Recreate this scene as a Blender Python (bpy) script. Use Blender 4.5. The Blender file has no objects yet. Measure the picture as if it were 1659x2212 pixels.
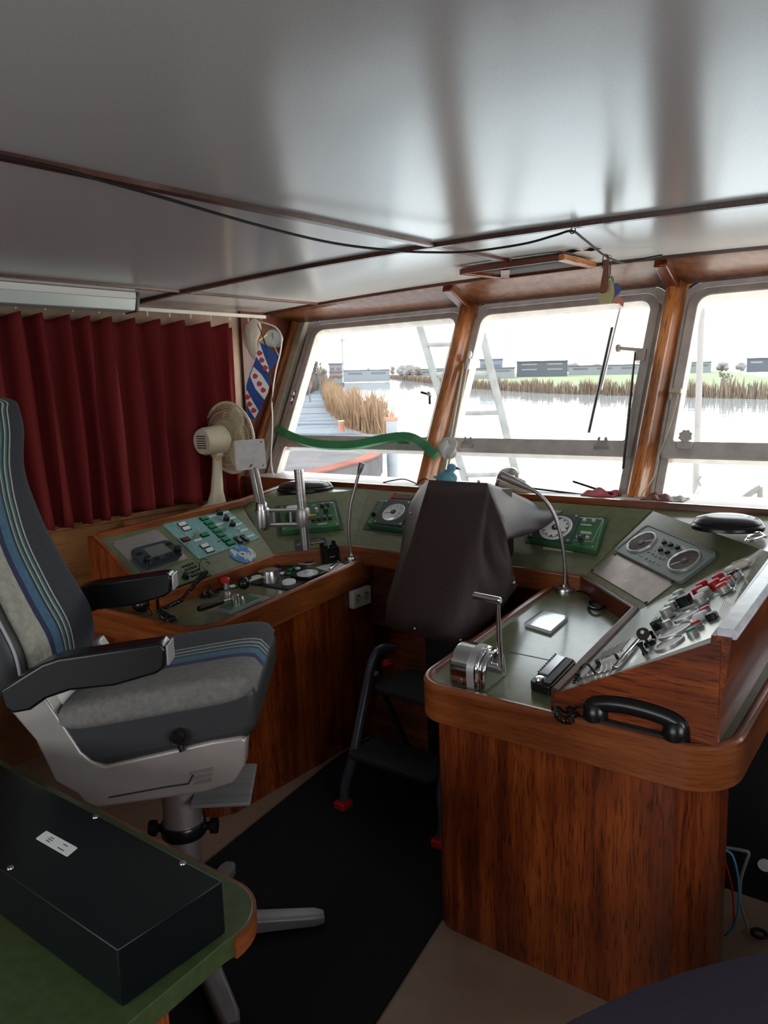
import bpy, math, random
from mathutils import Vector as V, Matrix
SC = bpy.context.scene
COL = SC.collection
PI = math.pi
random.seed(7)

# ---------------------------------------------------------------- camera
FPX, CX, CY, CAMH = 1724.0, 829.5, 1106.0, 1.65
def camray(px, py): return V((px-CX, -(py-CY), -FPX))
_Y = camray(2180, 788).normalized()
_X = -camray(-1420, 905).normalized()
_X = (_X-_Y*_X.dot(_Y)).normalized()
_Z = _X.cross(_Y)
RM = Matrix((_X, _Y, _Z))                   # camera axes -> room axes
EYE = V((0, 0, CAMH))
def ray(px, py): return (RM @ camray(px, py)).normalized()
def at(px, py, z=None, x=None, y=None, pl=None):
    d = ray(px, py)
    if z is not None: t = (z-EYE.z)/d.z
    elif x is not None: t = x/d.x
    elif y is not None: t = y/d.y
    else: t = (pl[0]-EYE).dot(pl[1])/d.dot(pl[1])
    return EYE+d*t
cam = bpy.data.cameras.new('camera'); camo = bpy.data.objects.new('camera', cam); COL.objects.link(camo)
camo.matrix_world = Matrix.Translation(EYE) @ RM.to_4x4()
cam.sensor_fit = 'HORIZONTAL'; cam.sensor_width = 36; cam.lens = FPX/1659*36
cam.clip_start = .05; cam.clip_end = 3000
SC.camera = camo

# ---------------------------------------------------------------- sky, lights, exposure
SC.view_settings.view_transform = 'Standard'; SC.view_settings.look = 'None'
SC.view_settings.gamma = 1; SC.view_settings.use_curve_mapping = False
SC.view_settings.exposure = 0.45
wd = bpy.data.worlds.new('overcast_sky'); SC.world = wd; wd.use_nodes = True
nt = wd.node_tree; nt.nodes.clear()
o_ = nt.nodes.new('ShaderNodeOutputWorld'); b_ = nt.nodes.new('ShaderNodeBackground')
tc = nt.nodes.new('ShaderNodeTexCoord'); sp = nt.nodes.new('ShaderNodeSeparateXYZ'); cr = nt.nodes.new('ShaderNodeValToRGB')
nt.links.new(tc.outputs['Generated'], sp.inputs[0]); nt.links.new(sp.outputs[2], cr.inputs[0])
cr.color_ramp.elements[0].position = 0; cr.color_ramp.elements[0].color = (1, .93, .82, 1)
cr.color_ramp.elements[1].position = .35; cr.color_ramp.elements[1].color = (.88, .95, 1, 1)
nt.links.new(cr.outputs[0], b_.inputs[0]); b_.inputs[1].default_value = 4.2
nt.links.new(b_.outputs[0], o_.inputs[0])
def area(name, loc, tgt, sx, sy, e, col=(1, 1, 1), portal=False):
    l = bpy.data.lights.new(name, 'AREA'); l.shape = 'RECTANGLE'; l.size = sx; l.size_y = sy; l.energy = e; l.color = col
    if portal: l.cycles.is_portal = True
    o = bpy.data.objects.new(name, l); COL.objects.link(o); o.location = loc
    o.rotation_euler = (V(tgt)-V(loc)).to_track_quat('-Z', 'Y').to_euler(); return o
# fill lamps added for daylight from unseen windows aft and to starboard
area('rear_daylight_fill', (-1.4, -2.1, 1.45), (-1.4, 1, .9), 2.6, .8, 34, (.95, .97, 1))
area('starboard_daylight_fill', (1.8, .3, 1.5), (-1.5, .9, .9), 1.6, .8, 24, (.95, .97, 1))

# ---------------------------------------------------------------- materials
def princ(name, col=(.5, .5, .5), rough=.5, metal=0., coat=0., spec=.5, emis=None, es=0., trans=0., ior=1.45, sheen=0.):
    m = bpy.data.materials.new(name); m.use_nodes = True; b = m.node_tree.nodes['Principled BSDF']
    def s(k, v):
        if k in b.inputs: b.inputs[k].default_value = v
    s('Base Color', (*col, 1)); s('Roughness', rough); s('Metallic', metal); s('Coat Weight', coat); s('Coat Roughness', .12)
    s('Specular IOR Level', spec); s('Transmission Weight', trans); s('IOR', ior); s('Sheen Weight', sheen)
    if emis: s('Emission Color', (*emis, 1)); s('Emission Strength', es)
    return m
def nn(m, t, **k):
    n = m.node_tree.nodes.new(t)
    for a, v in k.items(): setattr(n, a, v)
    return n
def lk(m, a, b): m.node_tree.links.new(a, b)
def noise(m, scale, sc=(1, 1, 1), detail=4, rough=.55, dist=0., rot=(0, 0, 0)):
    t = nn(m, 'ShaderNodeTexCoord'); mp = nn(m, 'ShaderNodeMapping'); mp.inputs['Scale'].default_value = sc; mp.inputs['Rotation'].default_value = rot
    n = nn(m, 'ShaderNodeTexNoise'); n.inputs['Scale'].default_value = scale; n.inputs['Detail'].default_value = detail
    n.inputs['Roughness'].default_value = rough; n.inputs['Distortion'].default_value = dist
    lk(m, t.outputs['Object'], mp.inputs[0]); lk(m, mp.outputs[0], n.inputs['Vector']); return n
def ramp(m, fac, stops):
    r = nn(m, 'ShaderNodeValToRGB'); el = r.color_ramp.elements
    while len(el) < len(stops): el.new(.5)
    for e, (p, c) in zip(el, stops): e.position = p; e.color = (*c, 1)
    lk(m, fac, r.inputs[0]); return r
def bump(m, fac, strength=.2, dist=.002):
    b = nn(m, 'ShaderNodeBump'); b.inputs['Strength'].default_value = strength; b.inputs['Distance'].default_value = dist
    lk(m, fac, b.inputs['Height']); lk(m, b.outputs[0], m.node_tree.nodes['Principled BSDF'].inputs['Normal'])
def base(m, out): lk(m, out, m.node_tree.nodes['Principled BSDF'].inputs['Base Color'])
def mottle(name, c1, c2, scale=6, rough=.5, metal=0., b=0., sc=(1, 1, 1), lo=.35, hi=.65, coat=0., spec=.5, detail=4, bd=.001, sheen=0.):
    m = princ(name, c1, rough, metal, coat, spec, sheen=sheen); n = noise(m, scale, sc, detail)
    base(m, ramp(m, n.outputs[0], [(lo, c1), (hi, c2)]).outputs[0])
    if b: bump(m, n.outputs[0], b, bd)
    return m
def wood(name, grain, dark=(.03, .006, .002), mid=(.16, .028, .005), light=(.4, .095, .014), rough=.33, coat=.35):
    """varnished mahogany; grain = axis index the fibres run along"""
    m = princ(name, mid, rough, 0, coat)
    a = [22, 22, 22] if grain is not None else [1.3, 1.3, 30]
    if grain is not None: a[grain] = 1.1
    n1 = noise(m, 1.0, tuple(a), 5, .6, .6)
    b_ = [120, 120, 120] if grain is not None else [9, 9, 150]
    if grain is not None: b_[grain] = 9
    n2 = noise(m, 1.6, tuple(b_), 3, .6)
    c_ = [2.2, 2.2, 2.2]
    n3 = noise(m, 1.0, tuple(c_), 2)
    r1 = ramp(m, n1.outputs[0], [(.2, dark), (.43, mid), (.8, light)])
    r2 = ramp(m, n2.outputs[0], [(.37, (.22, .17, .15)), (.47, (1, 1, 1))])
    mx = nn(m, 'ShaderNodeMix', data_type='RGBA', blend_type='MULTIPLY'); mx.inputs[0].default_value = .8 if grain is not None else .4
    lk(m, r1.outputs[0], mx.inputs[6]); lk(m, r2.outputs[0], mx.inputs[7])
    r3 = ramp(m, n3.outputs[0], [(.35, (.55, .5, .48)), (.62, (1.15, 1.15, 1.15))])
    mx2 = nn(m, 'ShaderNodeMix', data_type='RGBA', blend_type='MULTIPLY'); mx2.inputs[0].default_value = 1
    lk(m, mx.outputs[2], mx2.inputs[6]); lk(m, r3.outputs[0], mx2.inputs[7]); base(m, mx2.outputs[2])
    bump(m, n2.outputs[0], .12, .001)
    return m
WX, WY, WZ = wood('mahogany_x', 0), wood('mahogany_y', 1), wood('mahogany_z', 2)
RIM = wood('rim_wood', None, (.07, .015, .004), (.2, .05, .011), (.35, .11, .028))
RIMX = wood('rim_wood_b', None, (.07, .015, .004), (.18, .043, .01), (.32, .1, .025))
POST = wood('post_wood', 1, (.2, .05, .012), (.4, .13, .03), (.62, .27, .08), .3)
DARKW = wood('dark_wood_z', 2, (.012, .003, .002), (.05, .013, .006), (.09, .022, .008), .4, .2)
DARKX = wood('dark_wood_x', 0, (.03, .008, .004), (.1, .025, .01), (.17, .045, .016), .4, .2)
PALEW = wood('pale_wood', None, (.2, .08, .025), (.29, .125, .042), (.36, .17, .06), .4, .2)
GREEN = mottle('green_laminate', (.115, .13, .066), (.14, .157, .082), 30, .24, spec=.5, coat=.35)
CEIL = mottle('ceiling_laminate', (.5, .5, .5), (.55, .545, .54), 260, .19, b=.03, bd=.0004, spec=.5)
TAUPE = mottle('taupe_frame_paint', (.3, .255, .235), (.4, .345, .315), 9, .5, b=.1)
ALU = mottle('window_aluminium', (.42, .39, .36), (.54, .5, .465), 14, .38, .2)
RUBBER = princ('black_rubber', (.012, .012, .013), .55)
BLK = princ('black_plastic', (.006, .006, .007), .27)
BLKM = princ('matt_black', (.009, .009, .01), .6)
GREYP = princ('grey_plastic', (.2, .21, .22), .4)
WHITEP = princ('white_plastic', (.72, .7, .66), .4)
CHROME = princ('chrome', (.75, .76, .78), .1, 1)
STEEL = mottle('brushed_steel', (.45, .44, .43), (.6, .59, .57), 3, .28, 1, sc=(1, 1, 30))
SHEET = mottle('aluminium_sheet', (.42, .4, .39), (.5, .48, .47), 5, .34, .85)
GREYALU = mottle('cast_aluminium', (.36, .34, .33), (.44, .42, .41), 5, .36, .75)
BRASS = princ('brass', (.5, .33, .12), .35, 1)
RED = princ('red_plastic', (.5, .015, .02), .3)
DKRED = princ('dark_red_plastic', (.13, .01, .012), .35)
GRN = princ('green_button', (.01, .22, .09), .3)
YEL = princ('yellow_button', (.7, .5, .03), .35)
BLU = princ('blue_button', (.02, .08, .35), .35)
LENS = princ('clear_lens', (.75, .78, .78), .08, 0, .6)
WPAINT = mottle('chipped_white_paint', (.45, .48, .52), (.72, .75, .78), 16, .3, coat=.3)

# ---------------------------------------------------------------- geometry helpers
class MB:
    def __init__(s): s.v = []; s.f = []; s.mi = []; s.m = 0
    def add(s, vs, fs, M=None):
        k = len(s.v)
        s.v += [tuple(M @ V(p)) if M else tuple(p) for p in vs]
        s.f += [tuple(i+k for i in f) for f in fs]; s.mi += [s.m]*len(fs); return s
    def box(s, c, d, M=None):
        x, y, z = c; a, b, e = (q/2 for q in d)
        vs = [(x+i*a, y+j*b, z+k*e) for k in (-1, 1) for j in (-1, 1) for i in (-1, 1)]
        return s.add(vs, [(0, 2, 3, 1), (4, 5, 7, 6), (0, 1, 5, 4), (2, 6, 7, 3), (0, 4, 6, 2), (1, 3, 7, 5)], M)
    def lohi(s, lo, hi, M=None):
        return s.box([(a+b)/2 for a, b in zip(lo, hi)], [abs(b-a) for a, b in zip(lo, hi)], M)
    def prism(s, poly, z0, z1, M=None):
        n = len(poly)
        ar = sum(poly[i][0]*poly[(i+1) % n][1]-poly[(i+1) % n][0]*poly[i][1] for i in range(n))
        if ar < 0: poly = poly[::-1]
        f0 = z0 if callable(z0) else (lambda x, y: z0); f1 = z1 if callable(z1) else (lambda x, y: z1)
        vs = [(x, y, f0(x, y)) for x, y in poly]+[(x, y, f1(x, y)) for x, y in poly]
        fs = [tuple(range(n))[::-1], tuple(range(n, 2*n))]+[(i, (i+1) % n, n+(i+1) % n, n+i) for i in range(n)]
        return s.add(vs, fs, M)
    def lathe(s, prof, seg=24, M=None, c=(0, 0, 0)):
        vs = []; fs = []; n = len(prof)
        for i in range(seg):
            a = 2*PI*i/seg
            vs += [(c[0]+r*math.cos(a), c[1]+r*math.sin(a), c[2]+z) for r, z in prof]
        for i in range(seg):
            j = (i+1) % seg
            for k in range(n-1): fs.append((i*n+k, j*n+k, j*n+k+1, i*n+k+1))
        if prof[0][0] > 1e-6: fs.append(tuple(i*n for i in range(seg))[::-1])
        if prof[-1][0] > 1e-6: fs.append(tuple(i*n+n-1 for i in range(seg)))
        return s.add(vs, fs, M)
    def cyl(s, c, r, h, seg=20, M=None, r2=None):
        return s.lathe([(r, 0), (r if r2 is None else r2, h)], seg, M, c)
    def tube(s, pts, r, seg=8, M=None, closed=False, flat=1.):
        pts = [V(p) for p in pts]; n = len(pts); vs = []; fs = []
        R = r if hasattr(r, '__len__') else [r]*n
        up = None
        for i in range(n):
            a = pts[(i-1) % n if closed else max(i-1, 0)]; b = pts[(i+1) % n if closed else min(i+1, n-1)]
            t = (b-a).normalized()
            if up is None: up = t.orthogonal().normalized()
            up = (up-t*up.dot(t)).normalized(); w = t.cross(up)
            for k in range(seg):
                q = 2*PI*k/seg; vs.append(pts[i]+up*(math.cos(q)*R[i])+w*(math.sin(q)*R[i]*flat))
        m = n if closed else n-1
        for i in range(m):
            for k in range(seg):
                l = (k+1) % seg; j = (i+1) % n
                fs.append((i*seg+k, i*seg+l, j*seg+l, j*seg+k))
        if not closed: fs += [tuple(range(seg))[::-1], tuple((n-1)*seg+k for k in range(seg))]
        return s.add(vs, fs, M)
    def ball(s, c, r, seg=16, M=None, sc=(1, 1, 1)):
        n = seg//2; pr = [(math.sin(PI*i/n)*r, -math.cos(PI*i/n)*r) for i in range(n+1)]
        T = Matrix.Translation(c) @ Matrix.Diagonal((*sc, 1))
        return s.lathe([(max(a, 1e-7), b) for a, b in pr], seg, (M @ T) if M else T)
    def grid(s, fn, nu, nv, closed_u=False):
        k = len(s.v)
        vs = [fn(i/nu, j/nv) for j in range(nv+1) for i in range(nu if closed_u else nu+1)]
        w = nu if closed_u else nu+1; fs = []
        for j in range(nv):
            for i in range(nu):
                i2 = (i+1) % w; fs.append((j*w+i, j*w+i2, (j+1)*w+i2, (j+1)*w+i))
        return s.add(vs, fs)
    def sweep(s, prof, path, M=None, closed=False, up=V((0, 0, 1))):
        """prof: 2D points (side, up) swept along path; mitred corners"""
        path = [V(p) for p in path]; n = len(path); k = len(prof); vs = []; fs = []
        for i in range(n):
            a = path[(i-1) % n] if (closed or i > 0) else None; b = path[(i+1) % n] if (closed or i < n-1) else None
            d1 = (path[i]-a).normalized() if a is not None else (b-path[i]).normalized()
            d2 = (b-path[i]).normalized() if b is not None else d1
            s1 = d1.cross(up).normalized(); s2 = d2.cross(up).normalized(); sd = (s1+s2); sd.normalize(); sc = 1/max(.35, sd.dot(s1))
            for q in prof: vs.append(path[i]+sd*q[0]*sc+up*q[1])
        for i in range(n if closed else n-1):
            j = (i+1) % n
            for q in range(k):
                p = (q+1) % k; fs.append((i*k+q, j*k+q, j*k+p, i*k+p))
        if not closed: fs += [tuple(range(k)), tuple((n-1)*k+q for q in range(k))[::-1]]
        return s.add(vs, fs, M)
    def build(s, name, mat, parent=None, label=None, bevel=0, seg=2, sub=0, angle=35, solid=0, flat=False, fix=False):
        me = bpy.data.meshes.new(name); me.from_pydata([tuple(p) for p in s.v], [], s.f); me.update()
        for m in (mat if isinstance(mat, (list, tuple)) else [mat]): me.materials.append(m)
        if s.m or any(s.mi): me.polygons.foreach_set('material_index', s.mi)
        if fix:
            import bmesh
            bm = bmesh.new(); bm.from_mesh(me); bmesh.ops.remove_doubles(bm, verts=bm.verts, dist=1e-5); bmesh.ops.recalc_face_normals(bm, faces=bm.faces); bm.to_mesh(me); bm.free()
        if not flat:
            me.polygons.foreach_set('use_smooth', [True]*len(me.polygons))
            if not sub: me.set_sharp_from_angle(angle=math.radians(angle))
        o = bpy.data.objects.new(name, me); COL.objects.link(o)
        if parent: o.parent = parent
        if label: o['label'] = label
        if solid: q = o.modifiers.new('solid', 'SOLIDIFY'); q.thickness = solid; q.offset = 0
        if sub: q = o.modifiers.new('sub', 'SUBSURF'); q.levels = sub; q.render_levels = sub
        if bevel: q = o.modifiers.new('bev', 'BEVEL'); q.width = bevel; q.segments = seg; q.limit_method = 'ANGLE'; q.angle_limit = math.radians(40)
        return o
def tag(o, label, cat, group=None, kind=None):
    if label: o['label'] = label
    if cat: o['category'] = cat
    if group: o['group'] = group
    if kind: o['kind'] = kind
    return o
def struct(o): o['kind'] = 'structure'; return o
def fr(o, u, v):
    """frame matrix with origin o, x along u, y in the plane of u and v, z = normal"""
    u = V(u).normalized(); w = u.cross(V(v)).normalized(); v = w.cross(u)
    M = Matrix((u, v, w)).transposed().to_4x4(); M.translation = V(o); return M
def thing(name, label, cat, M=None, group=None):
    o = bpy.data.objects.new(name, None); COL.objects.link(o); o.empty_display_size = .05
    if M is not None: o.matrix_world = M if isinstance(M, Matrix) else Matrix.Translation(V(M))
    return tag(o, label, cat, group)
def onp(M, px, py, h=0.):
    """local coordinates of the point at height h over the plane of frame M seen at a photo position"""
    w = M.to_3x3().col[2]; p = at(px, py, pl=(M.translation+w*h, w)); q = M.inverted() @ p; return q.x, q.y
def rrect(x0, y0, x1, y1, r, n=6):
    if not hasattr(r, '__len__'): r = (r,)*4
    out = []
    for (cx, cy, a0), q in zip(((x0, y0, 180), (x1, y0, 270), (x1, y1, 0), (x0, y1, 90)), r):
        sx = 1 if cx == x0 else -1; sy = 1 if cy == y0 else -1
        if q <= 0: out.append((cx, cy)); continue
        for i in range(n+1):
            a = math.radians(a0+90*i/n); out.append((cx+sx*q+q*math.cos(a), cy+sy*q+q*math.sin(a)))
    return out
def ring(mb, outer, inner, z0, z1, M=None):
    n = len(outer); assert n == len(inner)
    vs = [(*p, z0) for p in outer]+[(*p, z0) for p in inner]+[(*p, z1) for p in outer]+[(*p, z1) for p in inner]; fs = []
    for i in range(n):
        j = (i+1) % n
        fs += [(2*n+i, 2*n+j, 3*n+j, 3*n+i), (i, n+i, n+j, j), (i, j, 2*n+j, 2*n+i), (n+i, 3*n+i, 3*n+j, n+j)]
    return mb.add(vs, fs, M)
def smooth(pts, n=8):
    """Catmull-Rom through points"""
    P = [V(p) for p in pts]; P = [P[0]*2-P[1]]+P+[P[-1]*2-P[-2]]; out = []
    for i in range(1, len(P)-2):
        for k in range(n):
            t = k/n; a, b, c, d = P[i-1:i+3]
            out.append(.5*((2*b)+(c-a)*t+(2*a-5*b+4*c-d)*t*t+(3*b-a-3*c+d)*t**3))
    out.append(P[-2]); return out
def text(body, size, mat, parent, loc=(0, 0, 0), rot=0., align='CENTER', name='lettering', ext=.0003, sx=1.):
    c = bpy.data.curves.new(name, 'FONT'); c.body = body; c.size = size; c.align_x = align; c.align_y = 'CENTER'; c.extrude = ext
    t = bpy.data.objects.new(name, c); COL.objects.link(t); bpy.context.view_layer.update()
    me = bpy.data.meshes.new_from_object(t.evaluated_get(bpy.context.evaluated_depsgraph_get())); bpy.data.objects.remove(t)
    me.materials.clear(); me.materials.append(mat)
    o = bpy.data.objects.new(name, me); COL.objects.link(o); o.parent = parent
    o.matrix_local = Matrix.Translation(loc) @ Matrix.Rotation(rot, 4, 'Z') @ Matrix.Diagonal((sx, 1, 1, 1)); return o
def dup(o, parent=None):
    c = o.copy(); COL.objects.link(c); c.parent = parent
    for ch in [q for q in bpy.data.objects if q.parent == o]: dup(ch, c)
    return c

# ================================================================ THE WHEELHOUSE
# ---- floor
m_floor = mottle('worn_plywood_floor', (.2, .125, .08), (.36, .26, .185), 2.2, .45, b=.05, lo=.3, hi=.62, detail=8)
struct(MB().lohi((-3.75, -2.6, -.05), (2.1, 4.0, 0)).build('floor', m_floor))
# ---- ceiling, cambered like a deck
def cz(x, y=0): return 2.155-.0155*(x+1.77)**2
m = MB()
N = 24; xs = [-3.75+5.85*i/N for i in range(N+1)]
vs = [(x, y, cz(x)+dz) for dz in (0, .04) for y in (-2.6, 3.54) for x in xs]; W = N+1
fs = [(i, W+i, W+i+1, i+1) for i in range(N)]+[(2*W+i, 2*W+i+1, 3*W+i+1, 3*W+i) for i in range(N)]+[(W+i, 3*W+i, 3*W+i+1, W+i+1) for i in range(N)]
m.add(vs, fs); struct(m.build('ceiling', CEIL))
def strip(n, p0, p1, w, h, mat):
    """flat batten under the ceiling following its camber"""
    a, b = V(p0), V(p1); K = 20; path = []
    for i in range(K+1):
        q = a.lerp(b, i/K); q.z = cz(q.x)-.0005; path.append(q)
    mm = MB().sweep([(-w/2, 0), (w/2, 0), (w/2*.8, -h), (-w/2*.8, -h)], path); return struct(mm.build(n, mat))
strip('trim_1', (-1.7, -2.5, 0), (-1.7, 3.5, 0), .038, .012, DARKX)
strip('trim_2', (-3.15, -2.5, 0), (-3.15, 3.6, 0), .03, .01, DARKX)
strip('trim_3', (-3.7, 2.53, 0), (1.2, 2.53, 0), .034, .014, DARKW)
# ---- front window wall: plane W leans outwards at the top
WU = V((0, .4451, .8955))
FW = fr((0, 3.3, 1.133), (1, 0, 0), WU)                      # x across, y up the slope, z into the room
g_dirt = bpy.data.materials.new('window_glass'); g_dirt.use_nodes = True
t = g_dirt.node_tree; t.nodes.clear()
oo = t.nodes.new('ShaderNodeOutputMaterial'); tr = t.nodes.new('ShaderNodeBsdfTransparent'); gl = t.nodes.new('ShaderNodeBsdfGlossy'); gl.inputs['Roughness'].default_value = .02
mx = t.nodes.new('ShaderNodeMixShader'); lw = t.nodes.new('ShaderNodeLayerWeight'); lw.inputs[0].default_value = .5
pw = t.nodes.new('ShaderNodeMath'); pw.operation = 'POWER'; pw.inputs[1].default_value = 4; ml = t.nodes.new('ShaderNodeMath'); ml.operation = 'MULTIPLY_ADD'; ml.inputs[1].default_value = .5; ml.inputs[2].default_value = .025
t.links.new(lw.outputs['Facing'], pw.inputs[0]); t.links.new(pw.outputs[0], ml.inputs[0]); t.links.new(ml.outputs[0], mx.inputs[0]); t.links.new(tr.outputs[0], mx.inputs[1]); t.links.new(gl.outputs[0], mx.inputs[2]); t.links.new(mx.outputs[0], oo.inputs[0])
tr.inputs[0].default_value = (.97, .98, .98, 1)
S_ = .917
wins = [(-3.37, -2.36), (-2.2, -1.31), (-1.1, -.12)]
GT, GB, RB, RT_ = .957, -.02, .203, .268                        # glass top, bottom, rail bottom, rail top
WIN = {}
walls = [-3.58, -2.285, -1.205, 1.0]
for i, (x0, x1) in enumerate(wins):
    wf = WIN[i] = thing('window_%d' % (i+1), None, None, FW); wf['kind'] = 'structure'
    # wall board round the opening
    R = rrect(x0-.1, GB-.1, x1+.1, GT+.09, .13)
    O = []
    a, b_, c_, d_ = walls[i], GB-.16, walls[i+1], 1.13
    for (x, y) in R:
        O.append((a if x < (x0+x1)/2 else c_, b_ if y < .4 else d_))
    # spread outer points along the rectangle so that quads stay planar
    mm = MB(); ring(mm, O, R, -.07, -.022)
    struct(mm.build('wall_front_%d' % (i+1), TAUPE)).matrix_world = FW
    g = MB(); ring(g, rrect(x0-.112, GB-.112, x1+.112, GT+.102, .142), rrect(x0-.09, GB-.09, x1+.09, GT+.08, .12), -.022, -.017); g.build('gasket', RUBBER, wf)
    f = MB(); ring(f, rrect(x0-.09, GB-.09, x1+.09, GT+.08, .12), rrect(x0-.046, GB-.046, x1+.046, GT+.04, .085), -.06, 0); f.build('outer_frame', ALU, wf, bevel=.004)
    f = MB(); ring(f, rrect(x0-.042, RB-.012, x1+.042, GT+.038, (.01, .01, .08, .08)), rrect(x0, RT_, x1, GT, (.01, .01, .055, .055)), -.05, .012); sash = f.build('opening_sash', ALU, wf, bevel=.004)
    f = MB(); ring(f, rrect(x0-.044, GB-.044, x1+.044, RB+.03, (.08, .08, .01, .01)), rrect(x0-.01, GB, x1+.01, RB, (.07, .07, .005, .005)), -.06, -.004); f.build('lower_frame', ALU, wf, bevel=.003)
    MB().lohi((x0-.005, RT_-.005, -.022), (x1+.005, GT+.005, -.018)).build('upper_pane', g_dirt, wf, flat=True)
    MB().lohi((x0-.005, GB-.005, -.034), (x1+.005, RB+.005, -.030)).build('lower_pane', g_dirt, wf, flat=True)
# extra wall to starboard of window 3 and under/over the windows
struct(MB().lohi((-3.6, -1.6, -.09), (1.0, -.15, -.02)).build('wall_front', WX)).matrix_world = FW
# mullion posts with a rounded nose
for k, xc in enumerate((-2.285, -1.205)):
    mm = MB(); w = .045
    prof = [(xc-w, -.03), (xc-w, .02), (xc-.022, .055)]+[(xc+.001+.026*math.cos(a), .062+.026*math.sin(a)) for a in [PI*(1-i/8) for i in range(9)]]+[(xc+w*.75, .045), (xc+w, .015), (xc+w, -.03)]
    Mx = Matrix(((1, 0, 0, 0), (0, 0, 1, 0), (0, 1, 0, 0), (0, 0, 0, 1)))
    mm.add([(x, y, z) for y in (-.1, 1.12) for x, z in prof], [tuple(range(len(prof))), tuple(range(len(prof), 2*len(prof)))[::-1]]+[(i, (i+1) % len(prof), len(prof)+(i+1) % len(prof), len(prof)+i) for i in range(len(prof))])
    o = struct(mm.build('trim_%d' % (4+k), POST, fix=True)); o.matrix_world = FW
# corner post to port: wood edge and cream batten
o = struct(MB().lohi((-3.575, -.1, -.02), (-3.545, 1.13, .05)).build('trim_6', POST, bevel=.006)); o.matrix_world = FW
CREAM = mottle('cream_batten', (.42, .36, .26), (.55, .49, .37), 12, .5)
o = struct(MB().lohi((-3.545, -.1, -.02), (-3.49, 1.1, .015)).build('trim_7', CREAM, bevel=.004)); o.matrix_world = FW
# header between window tops and ceiling
yt = 3.3+1.035*WU.y-.018; zt = 1.133+1.035*WU.z
HEAD = mottle('header_veneer', (.09, .026, .01), (.19, .07, .026), 26, .4, b=.15, sc=(1, 1, 1), coat=.2)
m = MB(); K = 20
P = []
for i in range(K+1):
    x = -3.58+4.6*i/K; P.append([(x, 3.50, cz(x)), (x, 3.53, cz(x)-.022), (x, yt-.06, zt+.012), (x, yt, zt-.008), (x, yt+.05, zt+.16), (x, 3.5, cz(x)+.08)])
vs = [p for q in P for p in q]; k = 6
fs = [(i*k+j, (i+1)*k+j, (i+1)*k+(j+1) % k, i*k+(j+1) % k) for i in range(K) for j in range(k)]
m.add(vs, fs); struct(m.build('trim_8', HEAD, angle=20))
m = MB(); m.sweep([(-.006, 0), (.012, 0), (.012, -.016), (-.006, -.016)], [(-3.58+4.5*i/20, 3.50, cz(-3.58+4.5*i/20)+.002) for i in range(21)]); struct(m.build('trim_9', DARKX))
for k, xc in enumerate((-2.285, -1.205)):                 # brackets on the header over the posts
    c1 = V((xc, 3.52, cz(xc)-.03)); c2 = V((xc, yt-.03, zt-.03)); d = (c2-c1)
    F = fr(c1, d, (1, 0, 0)); mm = MB().prism([(-.01, -.028), (d.length*.98, -.028), (d.length*.98, .028), (-.01, .028)], -.03, .016)
    o = struct(mm.build('trim_%d' % (10+k), WX, bevel=.006)); o.matrix_world = F
# ---- port wall, curtain sill
PLAS = mottle('raw_ply_wall', (.32, .2, .13), (.5, .36, .26), 5, .6, lo=.3, hi=.7)
struct(MB().lohi((-3.75, -2.6, 0), (-3.6, 3.30, 2.14)).build('wall_port', PLAS))
REDW = wood('corner_wood', 2, (.05, .012, .006), (.13, .032, .014), (.2, .055, .022), .4, .25)
m = MB(); m.prism([(3.29, 0), (3.33, 1.1), (3.86, 2.16), (3.29, 2.16)], -3.66, -3.578, Matrix(((0, 0, 1, 0), (1, 0, 0, 0), (0, 1, 0, 0), (0, 0, 0, 1)))); struct(m.build('wall_port_corner', REDW))
struct(MB().lohi((-3.6, -2.6, 0), (-3.44, 3.3, 1.03)).lohi((-3.6, -2.6, 1.03), (-3.425, 3.3, 1.056)).build('trim_12', PALEW, bevel=.003))
# ---- after bulkhead and starboard wall (behind and beside the viewer)
struct(MB().lohi((-3.75, -2.7, 0), (2.1, -2.6, 2.2)).build('wall_aft', DARKX))
struct(MB().lohi((2.0, -2.6, 0), (2.1, 4.0, 2.2)).build('wall_starboard', DARKW))
# ================================================================ CONSOLES
def ctz(x, y): return .78+.1*(y-1.9)
CTP = fr((-1.3, 1.9, .78), (1, 0, 0), (0, 1, .1))
def shift(f, d): return lambda x, y: f(x, y)+d
XL, XR, YF = -2.28, -1.315, 1.84                         # inner faces of the wings, their after end
def arc(cx, cy, r, a0, a1, n=8): return [(cx+r*math.cos(math.radians(a0+(a1-a0)*i/n)), cy+r*math.sin(math.radians(a0+(a1-a0)*i/n))) for i in range(n+1)]
console = thing('helm_console', 'U shaped wooden helm console with green slanted panels running under the windows', 'console')
def wing(name, label, poly, base_poly, opn, trims):
    t = console
    m = MB().prism(base_poly, 0, lambda x, y: ctz(x, y)-.02); m.build('base', WZ, t)
    m = MB().prism(poly, shift(ctz, -.03), ctz); m.build('counter', GREEN, t)
    # fiddle rail: fascia band with a raised rounded lip
    path = [V((x, y, ctz(x, y))) for x, y in opn]
    pr = [(-.002, -.1), (.022, -.1), (.024, .006), (.018, .014), (.008, .016), (-.002, .012)]
    m = MB().sweep(pr, path); m.build('rim', RIM, t, bevel=.002)
    return t
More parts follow.
